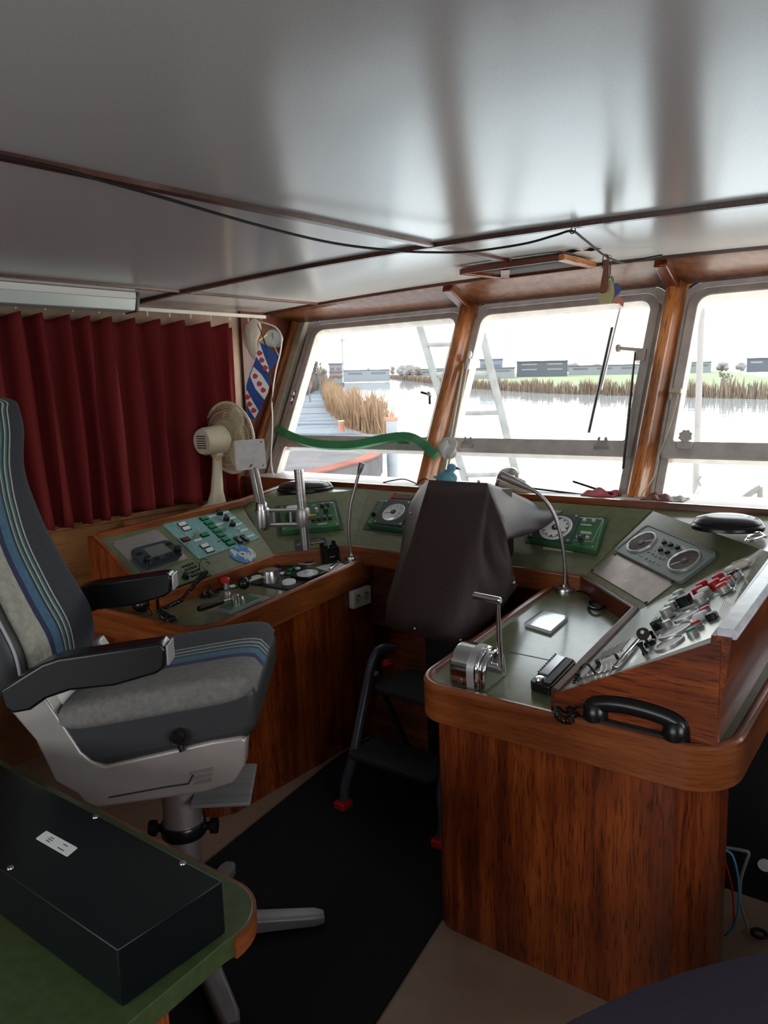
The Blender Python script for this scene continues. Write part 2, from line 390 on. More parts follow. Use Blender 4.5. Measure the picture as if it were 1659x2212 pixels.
# port wing
pp = [(-3.1, 1.86)]+[(-3.0, 1.78)]+arc(-2.40, 1.93, .12, 262, 355)+[(XL, 2.80), (-2.7, 2.80), (-2.9, 2.6)]
bp = [(-3.3, 1.9), (-2.45, 1.86)]+arc(-2.42, 1.96, .13, 275, 350)+[(-2.292, 2.84), (-3.3, 2.84)]
op = [(-3.1, 1.80)]+arc(-2.40, 1.93, .12, 262, 355)+[(XL, 2.79)]
console_port = wing('port_console', 'left wooden helm console with green slanted panel and flat green counter', pp, bp, op, None)
# starboard wing
ps = [(XR, 2.80)]+arc(XR+.08, YF+.08, .08, 180, 270)+arc(-.46-.10, YF+.10, .10, 270, 360)+[(-.46, 2.8)]
bs = [(XR+.022, 2.84)]+arc(XR+.097, YF+.078, .075, 180, 270)+arc(-.485-.11, YF+.113, .11, 270, 360)+[(-.485, 2.0), (-.80, 2.02), (-.80, 2.84)]
console_stbd = wing('starboard_console', 'right wooden helm console with rounded front corners and raised instrument wing', ps, bs, ps, None)
# centre front (under the forward panels)
console_mid = console
MB().prism([(-3.4, 2.8), (XL+.02, 2.80), (XR-.02, 2.80), (-.5, 2.80), (-.5, 3.2), (-3.4, 3.2)], .55, lambda x, y: .86).build('shelf_board', DARKX, console_mid)
MB().prism([(-2.4, 3.05), (-1.2, 3.05), (-1.2, 3.12), (-2.4, 3.12)], 0, .6).build('kick_board', DARKX, console_mid)
# ---- slanted panels
B = [V((-2.66, 1.89, .832)), V((-2.61, 2.52, .893)), V((-2.345, 2.76, .917)), V((-1.205, 2.75, .916)), V((-.907, 2.505, .892)), V((-.884, 1.865, .828))]
def plane3(a, b, c): return (a, (b-a).cross(c-a).normalized())
LT0 = at(209, 1158, z=1.05); LT1 = at(522, 1082, z=1.113)
PF = (B[2], V((1, 0, 0)).cross(V((0, .32, .226))).normalized())
DT1 = at(796, 1057, pl=PF); RTA = at(1408, 1103, pl=PF); DT0 = at(572, 1074, pl=plane3(B[1], B[2], DT1))
RTB = at(1642, 1186, pl=plane3(B[3], B[4], RTA)); AT0 = at(1558, 1369, pl=plane3(B[4], B[5], RTB))
print('panel points', [tuple(round(c, 3) for c in q) for q in (DT0, DT1, RTA, RTB, AT0)])
FL = fr(B[0], B[1]-B[0], LT0-B[0])                         # port panel
FD = fr(B[1], B[2]-B[1], DT0-B[1])                         # port diagonal panel
FF = fr(B[2], B[3]-B[2], (0, .32, .226))                   # forward panel
FR = fr(B[3], B[4]-B[3], RTA-B[3])                         # starboard diagonal panel
FA = fr(B[4], B[5]-B[4], AT0-B[5])                         # starboard aluminium panel
def slab(F, pxs, h0, h1, name, mat, parent, pts3=None, **k):
    q = [onp(F, *p) for p in pxs] if pxs else [tuple((F.inverted() @ V(p)).xy) for p in pts3]
    o = MB().prism(q, h0, h1).build(name, mat, parent, **k); o.matrix_local = F; return o
slab(FL, None, -.012, 0, 'slanted_panel', GREEN, console_port, [B[0], B[1], LT1, LT0])
slab(FD, None, -.012, 0, 'slanted_panel', GREEN, console_mid, [B[1], B[2], DT1, DT0, LT1])
slab(FF, None, -.012, 0, 'slanted_panel', GREEN, console_mid, [B[2], B[3], RTA, DT1])
slab(FR, None, -.012, 0, 'slanted_panel', GREEN, console_stbd, [B[3], B[4], RTB, RTA])
ALP = mottle('aluminium_panel', (.5, .53, .49), (.58, .61, .56), 3, .3, .55)

slab(FA, None, -.012, 0, 'instrument_panel', ALP, console_stbd, [B[4], B[5], AT0, RTB])
# seam strip between the diagonal panel and the aluminium one
# kick boards between counters and panels (the low wooden risers)
def riser(pts, name, parent, mat):
    path = [V((q.x, q.y, ctz(q.x, q.y)-.01)) for q in pts]
    MB().sweep([(-.012, 0), (.012, 0), (.012, .068), (.006, .074), (-.012, .070)], path).build(name, mat, parent, bevel=.002)
riser([V((-2.655, 1.91, 0)), B[1]+V((.012, .0, 0))], 'riser', console_port, RIM)
riser([B[1]+V((.012, 0, 0)), B[2]+V((0, -.012, 0)), B[3]+V((0, -.012, 0))], 'riser', console_mid, RIMX)
riser([B[3]+V((0, -.012, 0)), B[4]+V((-.012, 0, 0)), B[5]+V((-.012, -.0, 0))], 'riser', console_stbd, DARKX)
MB().prism([(B[2].x-.02, 2.74), (B[3].x+.02, 2.735), (B[3].x+.02, 2.76), (B[2].x-.02, 2.765)], .845, .918).build('front_edge', RIMX, console_mid, bevel=.003)
# port wing: end panel, back board, top bead
yy = 1.88
m = MB().prism([(-2.655, .77), (-2.655, .835), (LT0.x, LT0.z), (LT0.x-.03, LT0.z), (LT0.x-.03, .77)], -.0, .02, Matrix(((1, 0, 0, 0), (0, 0, 1, yy-.005), (0, 1, 0, 0), (0, 0, 0, 1))))
m.build('end_panel', WZ, console_port)
MB().add([(LT0.x-.005, 1.88, .5), (LT1.x-.005, LT1.y, .5), (LT1.x-.005, LT1.y, 1.10), (LT0.x-.005, 1.88, 1.045), (LT0.x-.03, 1.88, .5), (LT1.x-.03, LT1.y, .5), (LT1.x-.03, LT1.y, 1.10), (LT0.x-.03, 1.88, 1.045)],
   [(0, 1, 2, 3), (5, 4, 7, 6), (3, 2, 6, 7), (0, 3, 7, 4), (1, 5, 6, 2)]).build('back_board', WY, console_port, fix=True)
LE = at(628, 1044, y=3.09)
MB().sweep([(-.014, -.02), (.014, -.02), (.016, .004), (.008, .011), (-.008, .011), (-.016, .004)], [LT0, LT1, LE]).build('top_bead', RIM, console_port)
MB().sweep([(-.008, -.012), (.008, -.012), (.008, .008), (-.008, .008)], [B[0]+V((0, -.012, 0)), LT0+V((0, -.01, 0))]).build('end_bead', RIM, console_port)
# flat tops in the two corners
def flat(pts, name, parent, mat=GREEN, th=.012):
    n = len(pts); vs = [tuple(q) for q in pts]+[(q[0], q[1], q[2]-th) for q in pts]
    MB().add(vs, [tuple(range(n)), tuple(range(n, 2*n))[::-1]]+[(i, n+i, n+(i+1) % n, (i+1) % n) for i in range(n)]).build(name, mat, parent, fix=True)
flat([LT1, DT0, DT1, V((DT1.x, 3.10, 1.143)), LE], 'corner_top', console_mid)
RO = V((-.47, 3.14, 1.15))
flat([AT0, V((-.485, AT0.y, 1.06)), V((-.50, 2.5, 1.125)), RTB], 'outboard_fill', console_stbd)
flat([RTB, V((-.50, 2.5, 1.125)), RO, V((RTA.x, 3.10, 1.145)), RTA], 'corner_top', console_stbd)
# wooden ledge in front of the windows
MB().lohi((-3.44, 3.09, 1.1), (.3, 3.115, 1.163)).build('ledge_edge', RIMX, console_mid, bevel=.004)
LEDG = mottle('painted_shelf', (.42, .41, .39), (.62, .6, .57), 9, .45)
MB().lohi((-3.44, 3.115, 1.135), (.3, 3.36, 1.157)).build('ledge_shelf', LEDG, console_mid)
struct(MB().lohi((-3.45, 3.36, 0), (1.2, 3.42, 1.157)).build('wall_lower_front', DARKX))
MB().prism([(3.09, .9), (3.09, 1.15), (2.90, .9)], -3.44, -3.42, Matrix(((0, 0, 1, 0), (1, 0, 0, 0), (0, 1, 0, 0), (0, 0, 0, 1)))).build('ledge_end', RIMX, console_mid)
MB().lohi((-3.42, 3.094, .9), (-2.9, 3.112, 1.1)).build('ledge_front_board', WX, console_mid)
# recess deck behind the port wing, where the fan stands
struct(MB().prism([(-3.44, 2.3), (LT0.x-.035, 2.3), (LT1.x-.035, LT1.y), (LE.x-.02, 3.12), (-3.44, 3.12)], 1.0, 1.03).build('trim_13', PALEW))
# starboard wing: outboard side, white painted cap, end panel
capo = [at(1545, 1366, z=1.064), at(1630, 1200, z=1.136), V((-.50, 3.14, 1.2))]
yo = 1.86
c0 = V((-.487, yo, 1.062)); c1 = V((-.50, 3.14, 1.19))
m = MB().sweep([(-.004, -.012), (.04, -.012), (.046, 0), (.036, .012), (-.004, .012)], [c0, c1]); m.build('cap_rail', WPAINT, console_stbd, bevel=.003)
m = MB().prism([(-.895, ctz(0, 1.86)-.02), (-.478, ctz(0, 1.86)-.02), (-.478, 1.05), (-.89, .83)], 0, .02, Matrix(((1, 0, 0, 0), (0, 0, 1, yo-.008), (0, 1, 0, 0), (0, 0, 0, 1)))); m.build('end_panel', WX, console_stbd)
MB().add([(-.487, yo-.005, .75), (-.50, 3.14, .85), (-.47, 3.14, 1.185), (-.455, yo-.005, 1.056), (-.52, yo-.005, .75), (-.53, 3.14, .85), (-.53, 3.14, 1.185), (-.50, yo-.005, 1.056)],
   [(1, 0, 3, 2), (4, 5, 6, 7), (3, 7, 6, 2), (0, 4, 7, 3), (5, 1, 2, 6), (0, 1, 5, 4)]).build('side_panel', WY, console_stbd, fix=True)
# lower ledge along the outboard side
# ================================================================ OUTDOORS (the ship is trimmed a little, so the water plane is tilted against the room)
r1, r2 = ray(750, 806), ray(1600, 788)
NW = r2.cross(r1).normalized(); NW = NW if NW.z > 0 else -NW
fw = RM @ V((0, 0, -1)); ef = (fw-NW*fw.dot(NW)).normalized(); er = ef.cross(NW)
HW = 5.0
OF = Matrix((er, ef, NW)).transposed().to_4x4(); OF.translation = EYE-NW*HW
def ow(px, py, h=0.): x, y = onp(OF, px, py, h); return V((x, y, h))
def odist(px, d): # ground point under column px at distance d
    r = OF.to_3x3().inverted() @ ray(px, 800); k = d/math.hypot(r.x, r.y); return V((r.x*k, r.y*k, 0))
def oheight(px, py, d):
    r = OF.to_3x3().inverted() @ ray(px, py); return HW+r.z*d/math.hypot(r.x, r.y)
def oth(name, label, cat, p, rot=0, group=None): return thing(name, label, cat, OF @ Matrix.Translation(p) @ Matrix.Rotation(rot, 4, 'Z'), group)
def oset(o): o.matrix_world = OF; return o
WATER = princ('river_water', (.3, .34, .36), .03, 0, 0, .5); n = noise(WATER, .35, (1, 1, 1), 3); bump(WATER, n.outputs[0], .25, .12)
o = oset(MB().add([(-900, 8, 0), (900, 8, 0), (900, 1500, 0), (-900, 1500, 0)], [(0, 1, 2, 3)]).build('river', WATER)); tag(o, 'calm bright river seen through the wheelhouse windows', 'water', kind='stuff')
GRASS = mottle('bank_grass', (.1, .125, .055), (.13, .15, .07), .05, .9); REED = mottle('dry_reeds', (.15, .105, .075), (.2, .145, .105), 3, .9, sc=(1, 1, .2))
REEDN = mottle('near_reeds', (.2, .12, .07), (.29, .185, .11), 1.4, .9, sc=(2, 2, .15))
bank = [(835, 816), (900, 824), (1000, 838), (1180, 850), (1400, 857), (1700, 864), (1900, 868)]
bp_ = [ow(*p) for p in bank]
m = MB(); n = len(bp_)
far = [V((p.x*2.6+60, p.y*2.6+260, 1.4)) for p in bp_]
m.add([tuple(V((p.x, p.y, 0)) + V((0, 3, 0))) for p in bp_]+[(p.x+1, p.y+9, 1.2) for p in bp_]+[(p.x+4, p.y+30, 2.1) for p in bp_]+[tuple(p) for p in far],
      [(k*n+i, k*n+i+1, (k+1)*n+i+1, (k+1)*n+i) for k in range(3) for i in range(n-1)])
o = oset(m.build('grassy_bank', GRASS)); tag(o, 'low green meadow on the far bank of the river', 'bank', kind='stuff')
def reeds(name, path, n, depth, hmin, hmax, w, mat, label):
    m = MB(); L = [0]
    for a, b in zip(path, path[1:]): L.append(L[-1]+(b-a).length)
    for i in range(n):
        s = random.random()*L[-1]; k = max(j for j in range(len(L)-1) if L[j] <= s); a, b = path[k], path[k+1]; f = (s-L[k])/(L[k+1]-L[k])
        p = a.lerp(b, f); q = random.random(); p = V((p.x+random.gauss(0, .2), p.y+q*depth, 0)); h = random.uniform(hmin, hmax)*(.8+.2*math.sin(s*.9)+.12*math.sin(s*.23))
        lx, ly = random.gauss(0, .12)*h, random.gauss(0, .08)*h; ww = w*random.uniform(.6, 1.3); an = random.random()*PI; cx, cy = math.cos(an)*ww, math.sin(an)*ww
        m.add([(p.x-cx, p.y-cy, 0), (p.x+cx, p.y+cy, 0), (p.x+lx*.6+cx*.9, p.y+ly*.6+cy*.9, h*.7), (p.x+lx*.6-cx*.9, p.y+ly*.6-cy*.9, h*.7), (p.x+lx, p.y+ly, h), (p.x-cy, p.y+cx, 0), (p.x+cy, p.y-cx, 0)],
              [(0, 1, 2, 3), (3, 2, 4), (5, 6, 4)])
    return tag(oset(m.build(name, mat, flat=True)), label, 'reeds' if 'reeds' in name else 'shrubs', kind='stuff')
reeds('far_reeds', bp_, 9000, 7, 2.0, 3.4, .14, REED, 'long belt of brown reeds along the far bank')
nb = [ow(*p) for p in [(836, 942), (800, 938), (760, 928), (735, 908), (715, 890), (705, 870), (700, 850), (692, 835), (690, 826)]]
reeds('near_reeds', nb[:6], 5200, 9, 2.4, 3.8, .05, REEDN, 'dense clump of golden reeds seen through the left window')
reeds('shore_reeds', nb[5:], 2600, 30, 2.5, 4.5, .12, REED, 'strip of reeds trailing off along the left shore')
THK = princ('winter_twigs', (.13, .115, .1), .9)
reeds('shore_thicket', [ow(640, 862), ow(668, 848), ow(688, 836), ow(700, 826)], 1500, 25, 5, 10, .05, THK, 'hazy thicket of bare winter shrubs at the left shore')
ICE = mottle('thin_ice', (.085, .095, .11), (.15, .16, .175), .12, .9, spec=0, lo=.42, hi=.52, detail=8, sc=(.5, 2.5, 1))
o = oset(MB().prism([ow(*p).xy[:] for p in [(560, 860), (690, 845), (700, 880), (722, 912), (745, 935), (840, 950), (830, 968), (560, 985)]], -.1, .08).build('ice_sheet', ICE)); tag(o, 'snowy sheet of ice lying beside the golden reeds', 'ice', kind='stuff')
# moored barge bow, red-brown gunwale
DECK = mottle('barge_deck', (.1, .093, .096), (.13, .118, .118), .8, .8, spec=0); REDP = mottle('faded_red_paint', (.17, .07, .055), (.22, .1, .08), .7, .8, spec=0)
bd = [(520, 1000), (640, 972), (760, 955), (812, 962), (826, 974), (820, 984), (790, 996), (700, 1020), (600, 1045), (520, 1062)]
q = [onp(OF, *p, 2.0) for p in bd]; c = V((sum(p[0] for p in q)/len(q), sum(p[1] for p in q)/len(q)))
t = oth('moored_barge', 'grey barge deck with faded red edge lying outside the left window', 'barge', V((0, 0, 0)))
MB().prism(q, 1.2, 2.0).build('deck', DECK, t)
q2 = [tuple(c+(V(p)-c)*1.0) for p in q]; q3 = [tuple(c+(V(p)-c)*.86) for p in q]
MB().sweep([(-.28, 0), (.28, 0), (.28, .06), (-.28, .06)], [V((p[0], p[1], 2.0)) for p in q3[2:9]]).build('gunwale', REDP, t)
MB().prism(q2, -.2, 1.2).build('hull', GREYALU, t)
# mooring pile and red post
p = odist(844, 33); t = oth('mooring_pile', 'thick grey steel mooring pile with a small cap standing in the water', 'pile', p)
hh = oheight(844, 908, 33); PILE = mottle('pile_steel', (.2, .21, .23), (.29, .3, .32), .6, .7); RUST = mottle('rust', (.3, .12, .07), (.42, .2, .13), 2, .8)
MB().cyl((0, 0, -.5), .23, hh+.5, 16).build('shaft', PILE, t); MB().cyl((0, 0, hh), .26, .12, 16).cyl((0, 0, hh+.12), .12, .18, 12, r2=.09).build('cap', RUST, t)
p = ow(738, 934); t = oth('harbour_post', 'short red post standing on the ice before the reeds', 'post', p); MB().cyl((0, 0, 0), .24, .95, 14).build('shaft', RUST, t); MB().cyl((0, 0, .95), .27, .06, 14).build('cap', WHITEP, t)
# buildings and trees far off
BW = princ('pale_cladding', (.17, .18, .19), .8, spec=.1); BD = princ('dark_cladding', (.065, .07, .085), .8); BB = princ('blue_grey_cladding', (.13, .155, .19), .8); WNDW = princ('dark_window_band', (.07, .08, .1), .3); BR = princ('orange_brick', (.26, .14, .1), .8)
def bld(name, label, x0, x1, yt, yb, d, mat, rows=1, grp=None, cat='building'):
    a, b = odist(x0, d), odist(x1, d); w = (b-a).length; c = (a+b)/2; h = oheight((x0+x1)/2, yt, d); z0 = min(oheight((x0+x1)/2, yb, d), h-1)
    t = oth(name, label, cat, V((c.x, c.y, z0)), math.atan2(b.y-a.y, b.x-a.x), grp); H = h-z0
    MB().lohi((-w/2, 0, -3), (w/2, 25, H)).build('wall', mat, t); MB().lohi((-w/2-.3, -.3, H), (w/2+.3, 25.3, H+.35)).build('roof', WNDW, t)
    for r in range(rows):
        z = H*(r+.45)/rows; k = max(2, min(7, int(w/9)))
        for i in range(k):
            u = -w/2+w*(i+.2)/k; MB().lohi((u, -.12, z-H*.14/rows), (u+w*.6/k, .05, z+H*.16/rows)).build('window', WNDW if mat is not BD else BW, t)
    return t
bld('office_building', 'dark flat office building standing tallest on the far bank in the middle window', 1116, 1226, 781, 803, 330, BD, 2)
bld('warehouse', 'long low white warehouse right of the dark office building', 1228, 1440, 789, 800, 380, BW)
bld('warehouse', 'blue grey hall behind the ladder in the middle window', 1036, 1086, 777, 803, 300, BB)
bld('warehouse', 'small white shed low beside the ladder', 1010, 1112, 796, 806, 280, BW)
bld('warehouse', 'white hall left of the bare tree in the right window', 1478, 1536, 783, 794, 400, BW)
bld('factory_building', 'dark hall at the right edge of the right window', 1612, 1700, 774, 789, 400, BD)
bld('warehouse', 'low white sheds along the shore in the left window', 742, 842, 800, 812, 420, BW)
bld('warehouse', 'pale grey hall at the right end of the left window', 905, 960, 797, 809, 520, BW)
bld('warehouse', 'orange brick shed behind the thin trees at the far left', 655, 672, 795, 812, 200, BR)
t = bld('river_ship', 'white river ship with red stripes moored by the far shore', 711, 739, 787, 823, 230, BW, 2, cat='ship')
m = MB(); w = 3.9
for z in (1.2, 2.4): m.lohi((-w*.5, -.3, z), (w*.5, 0, z+.35))
m.build('red_stripe', REDP, t); MB().lohi((-w*.55, -1.5, -1.9), (w*.6, 12, -.6)).build('hull', BD, t)
FOL = mottle('hazy_foliage', (.13, .12, .12), (.19, .17, .165), .3, .9); TW = princ('bare_twigs', (.13, .11, .095), .9)
def blob_tree(label, px, py, d, wpx, grp='hazy trees on the horizon'):
    b = odist(px, d); h = oheight(px, py, d)-1; t = oth('tree', label, 'tree', V((b.x, b.y, 1)), 0, grp); w = wpx/1724*d/2
    m = MB()
    for i in range(16): a = random.random()*6.28; r = w*.6*math.sqrt(random.random()); s = random.uniform(.35, .6)*w; m.ball((r*math.cos(a), r*math.sin(a), h*random.uniform(.35, .8)), 1, 8, sc=(s, s, min(s*1.1, h*.3)))
    m.build('crown', FOL, t); MB().cyl((0, 0, -2), w*.08, h*.6+2, 6).build('trunk', TW, t)
for px, py, d, w, lb in [(868, 788, 500, 24, 'round hazy tree above the shore, left of the pair in the left window'), (884, 785, 480, 26, 'rounder of the hazy trees in the left window'), (902, 790, 520, 22, 'small hazy tree next to the left window frame'), (795, 792, 560, 12, 'single hazy tree above the white sheds'),
                         (848, 786, 560, 12, 'tall slender hazy tree in the left window'), (1240, 783, 480, 30, 'hazy tree top behind the white warehouse'), (1290, 786, 480, 26, 'hazy tree farther right behind the white warehouse'), (1455, 785, 480, 22, 'hazy tree near the window post'), (1560, 783, 520, 26, 'hazy tree behind the white hall'), (1600, 784, 500, 22, 'hazy tree beside the dark hall')]:
    blob_tree(lb, px, py, d, w, None)
def bare_tree(label, px, pyb, pyt, d, spread=.5, seed=1, n=6):
    rnd = random.Random(seed); b = odist(px, d); z0 = oheight(px, pyb, d); H = oheight(px, pyt, d)-z0
    t = oth('bare_tree', label, 'tree', V((b.x, b.y, z0))); tr_ = MB(); br = MB()
    def grow(p, dr, L, r, lv, mb):
        q = p+dr*L; mb.tube([p, (p+q)/2+V((rnd.gauss(0, .03), rnd.gauss(0, .03), 0))*L, q], [max(r, .03), max(r*.8, .028), max(r*.6, .025)], 4)
        if lv == 0: return
        for i in range(3 if lv > 1 else 4):
            a = rnd.random()*6.28; e = (dr+V((math.cos(a), math.sin(a), rnd.uniform(-.1, .5)))*spread).normalized(); grow(p+dr*L*rnd.uniform(.5, 1), e, L*rnd.uniform(.5, .75), r*.55, lv-1, br)
    grow(V((0, 0, -1)), V((0, 0, 1)), H*.38, H*.02, 5, tr_)
    tr_.build('trunk', TW, t); br.build('branches', TW, t)
bare_tree('bare spreading tree on the grass bank in the right window', 1572, 836, 772, 118, .7, 3)
bare_tree('tall bare tree on the left shore at the edge of the left window', 668, 850, 738, 95, .55, 5)
bare_tree('second bare tree, right of the tallest one at the left shore', 690, 830, 762, 130, .55, 8)
bare_tree('small bare bush tree at the right edge of the right window', 1625, 838, 795, 116, .8, 9)
# wind turbine, lattice masts
TWH = princ('hazy_white_steel', (.235, .245, .25), .7)
t = oth('wind_turbine', 'faint white wind turbine rising over the far shore', 'wind turbine', odist(741, 900)); h = oheight(741, 733, 900)
MB().cyl((0, 0, 0), 1.5, h, 10, r2=.8).build('tower', TWH, t); MB().ball((0, -1, h), 1.6, 10).build('hub', TWH, t)
for a in (95, 215, 335):
    a = math.radians(a); MB().tube([(0, -1.5, h), (13*math.cos(a), -1.5, h+13*math.sin(a))], [.8, .2], 6).build('blade', TWH, t)
def lattice(label, px, yt, d, w):
    t = oth('lattice_mast', label, 'mast', odist(px, d)); h = oheight(px, yt, d); m = MB()
    for sx in (-1, 1): m.tube([(sx*w, 0, 0), (sx*w*.6, 0, h)], .09*w+.05, 4)
    k = 14
    for i in range(k): z = h*i/k; m.tube([(-w, 0, z), (w, 0, z+h/k)], .05*w+.03, 4); m.tube([(w, 0, z), (-w, 0, z+h/k)], .05*w+.03, 4)
    m.build('frame', TWH, t)
lattice('faint lattice mast left of the wind turbine', 697, 714, 400, 1.4)
lattice('faint lattice pylon behind the dark office building', 1098, 706, 420, 1.9)
# ladder mast on the foredeck
LADM = mottle('weathered_white_paint', (.1, .108, .108), (.15, .153, .15), 5, .6)
t = thing('mast_ladder', 'white steel ladder leaning on the foredeck outside the windows', 'ladder', V((-3.2, 8.2, 0)))
def lp(px, py, y=8.2): return at(px, py, y=y)-V((-3.2, 8.2, 0))
for a, b in (((902, 690), (1012, 1062)), ((1034, 690), (1124, 1062))):
    p, q_ = lp(*a), lp(*b); MB().tube([p, q_], .045, 10).build('rail', LADM, t)
for y0 in (742, 806, 891, 1024):
    f = (y0-690)/372; a = (902+110*f, y0+3); b = (1034+90*f, y0); MB().tube([lp(*a), lp(*b)], .028, 8).build('rung', LADM, t)
RUSTY = mottle('white_mast_with_rust', (.17, .165, .165), (.15, .1, .08), 5, .6, lo=.55, hi=.72)
t = thing('deck_mast', 'thin white mast with rust spots outside the right window', 'mast', at(1502, 1085, y=7.5)); b0 = at(1502, 1085, y=7.5)
MB().tube([at(1500, 1130, y=7.5)-b0, at(1517, 630, y=7.5)-b0], .028, 10).build('pole', RUSTY, t)
MB().tube([p-b0 for p in (at(1514, 1030, y=7.45), at(1510, 1050, y=7.45), at(1500, 1072, y=7.4), at(1488, 1095, y=7.4))], .006, 6).build('rope', CREAM, t)
MB().tube([at(1508, 1040, y=7.45)-b0, at(1514, 1028, y=7.45)-b0], .012, 6).tube([at(1508, 1040, y=7.45)-b0, at(1514, 1050, y=7.45)-b0], .012, 6).build('cleat', LADM, t)
t = thing('deck_railing', 'bent grey steel handrail low outside the right window', 'railing', at(1600, 1090, y=6)); b0 = at(1600, 1090, y=6)
MB().tube([p-b0 for p in smooth([at(1600, 1110, y=6), at(1603, 1082, y=6), at(1622, 1065, y=6), at(1644, 1052, y=6)], 6)], .022, 8).build('handrail', LADM, t)
MB().tube([at(1642, 1052, y=6)-b0, at(1642, 1110, y=6)-b0], .02, 8).build('post', LADM, t)
# ================================================================ WINDOW FITTINGS
FWI = FW.inverted()
def wp(px, py, h=0.): x, y = onp(FW, px, py, h); return V((x, y, h))
def knob(c, r=.016, n=8, h=.022, mat=ALU, name='clamp_screw', par=None, base_h=.012):
    pts = [(c.x+(r*(1 if i % 2 else .82))*math.cos(PI*i/n), c.y+(r*(1 if i % 2 else .82))*math.sin(PI*i/n)) for i in range(2*n)]
    m = MB().prism(pts, base_h+.012, base_h+.012+h*.5); m.cyl((c.x, c.y, 0), r*.4, base_h+.014, 10); return m.build(name, mat, par, bevel=.001)
def fork(c, par):
    m = MB(); x, y = c.x, c.y
    m.prism([(x-.03, y-.018), (x+.03, y-.018), (x+.03, y-.008), (x+.02, y), (x+.024, y+.02), (x+.016, y+.03), (x+.009, y+.024), (x+.009, y+.008), (x-.009, y+.008), (x-.009, y+.024), (x-.016, y+.03), (x-.024, y+.02), (x-.02, y), (x-.03, y-.008)], .012, .022)
    m.lohi((x-.035, y-.03, 0), (x+.035, y-.012, .016)); m.build('fork_catch', STEEL, par, bevel=.001)
ft = WIN
fork(wp(877, 950), WIN[0]); fork(wp(1013, 958), WIN[1]); fork(wp(1303, 960), WIN[1])
c = wp(637, 861); knob(c+V((0, .02, 0)), .014, par=WIN[0]); knob(c-V((0, .018, 0)), .014, par=WIN[0]); MB().lohi((c.x-.01, c.y-.045, 0), (c.x+.012, c.y+.045, .014)).build('hinge_plate', STEEL, WIN[0], bevel=.002)
c = wp(932, 856); knob(c, .013, par=WIN[0]); MB().tube([c+V((-.05, .01, .03)), c+V((0, 0, .02)), c+V((.01, -.05, .01))], .007, 8).build('handle', BLKM, WIN[0])
c = wp(633, 945); knob(c, .026, par=WIN[0]); MB().lohi((c.x-.012, c.y-.06, 0), (c.x+.06, c.y-.035, .014)).tube([c+V((-.02, -.055, .01)), c+V((-.03, -.08, .02))], .005, 6).build('hinge_plate', STEEL, WIN[0], bevel=.002)
MB().ball(c+V((.055, -.01, .02)), .012, 10).build('brass_nut', YEL, WIN[0])
c = wp(1485, 948); knob(c, .03, par=WIN[2]); MB().prism(rrect(c.x-.03, c.y-.055, c.x+.03, c.y-.022, .008), 0, .03).build('latch_body', ALU, WIN[2], bevel=.002)
c = wp(1460, 848); MB().lohi((c.x-.022, c.y-.012, 0), (c.x+.03, c.y+.008, .03)).lohi((c.x-.02, c.y-.04, 0), (c.x-.008, c.y+.01, .02)).build('fork_catch', CREAM, WIN[2], bevel=.003)
c = wp(1378, 762); m = MB(); m.tube([c+V((-.075, .006, .04)), c+V((.03, 0, .02))], .009, 10); m.lohi((c.x, c.y-.05, -.01), (c.x+.045, c.y+.01, .025)); m.build('stay_bracket', ALU, WIN[1], bevel=.003)
MB().cyl((0, 0, 0), .018, .014, 14, Matrix.Translation(c+V((-.085, .006, .04))) @ Matrix.Rotation(PI/2, 4, 'Y')).build('stay_knob', CREAM, WIN[1])
a, b = wp(1372, 760, .045), wp(1346, 1012, .06); d = (b-a)
MB().tube([a, a.lerp(b, .5), b], [.006, .01, .008], 8, flat=.5).build('stay_arm', BLKM, WIN[1])
c = wp(1016, 790); m = MB(); m.lohi((c.x-.012, c.y-.03, 0), (c.x+.012, c.y+.03, .03)); m.ball(c+V((.004, .045, .035)), .016, 10, sc=(.8, 1.5, .8)); m.build('stay_bracket', WHITEP, WIN[1], bevel=.002)
for dx in (-.012, .012): MB().tube([wp(1006, 785, .035)+V((dx, 0, 0)), wp(952, 1078, .06)+V((dx*.7, 0, 0))], .0055, 8).build('stay_rod', CREAM, WIN[1])
# windscreen wiper outside the middle window
t = thing('windscreen_wiper', 'black windscreen wiper parked upright on the middle window', 'wiper', FW)
MB().tube([wp(1322, 708, -.05), wp(1272, 934, -.05)], .011, 6, flat=.6).build('blade', BLKM, t)
MB().tube([wp(1346, 640, -.06), wp(1300, 832, -.075), wp(1298, 842, -.06)], .0065, 6).build('arm', ALU, t)
# ================================================================ INSTRUMENTS
def crop(x0, y0, s): return lambda x, y: (x0+x*s, y0+y*s)
c2, c3, c4, c5, c6, c7 = crop(180, 960, .2652), crop(500, 640, .3014), crop(560, 980, .2411), crop(400, 1160, .2532), crop(820, 980, .3014), crop(1250, 1060, .2465)
c8 = crop(960, 1240, .4213)
CN = V((0, -.1, 1)).normalized()
def cpt(px, py, h=0.): return at(px, py, pl=(V((0, 1.9, .78))+CN*h, CN))
def cfr(px, py, px2=None, py2=None, h=0.):
    """frame lying on the counter at a photo position; x towards the second one"""
    a = cpt(px, py, h); u = (cpt(px2, py2, h)-a) if px2 is not None else V((1, 0, 0)); return fr(a, u, CN.cross(u))
def faceplane(P):
    n = V((EYE.x-P.x, EYE.y-P.y, 0)).normalized(); return (P, n)
def fp(P, px, py): return at(px, py, pl=faceplane(P))
TM = {}
def tf(name, label, cat, M, group=None):
    M = M if isinstance(M, Matrix) else Matrix.Translation(V(M)); t = thing(name, label, cat, M, group); TM[t.name] = M; return t
def L(T, p): return TM[T.name].inverted() @ V(p)
def dist(a, b): return math.hypot(a[0]-b[0], a[1]-b[1])
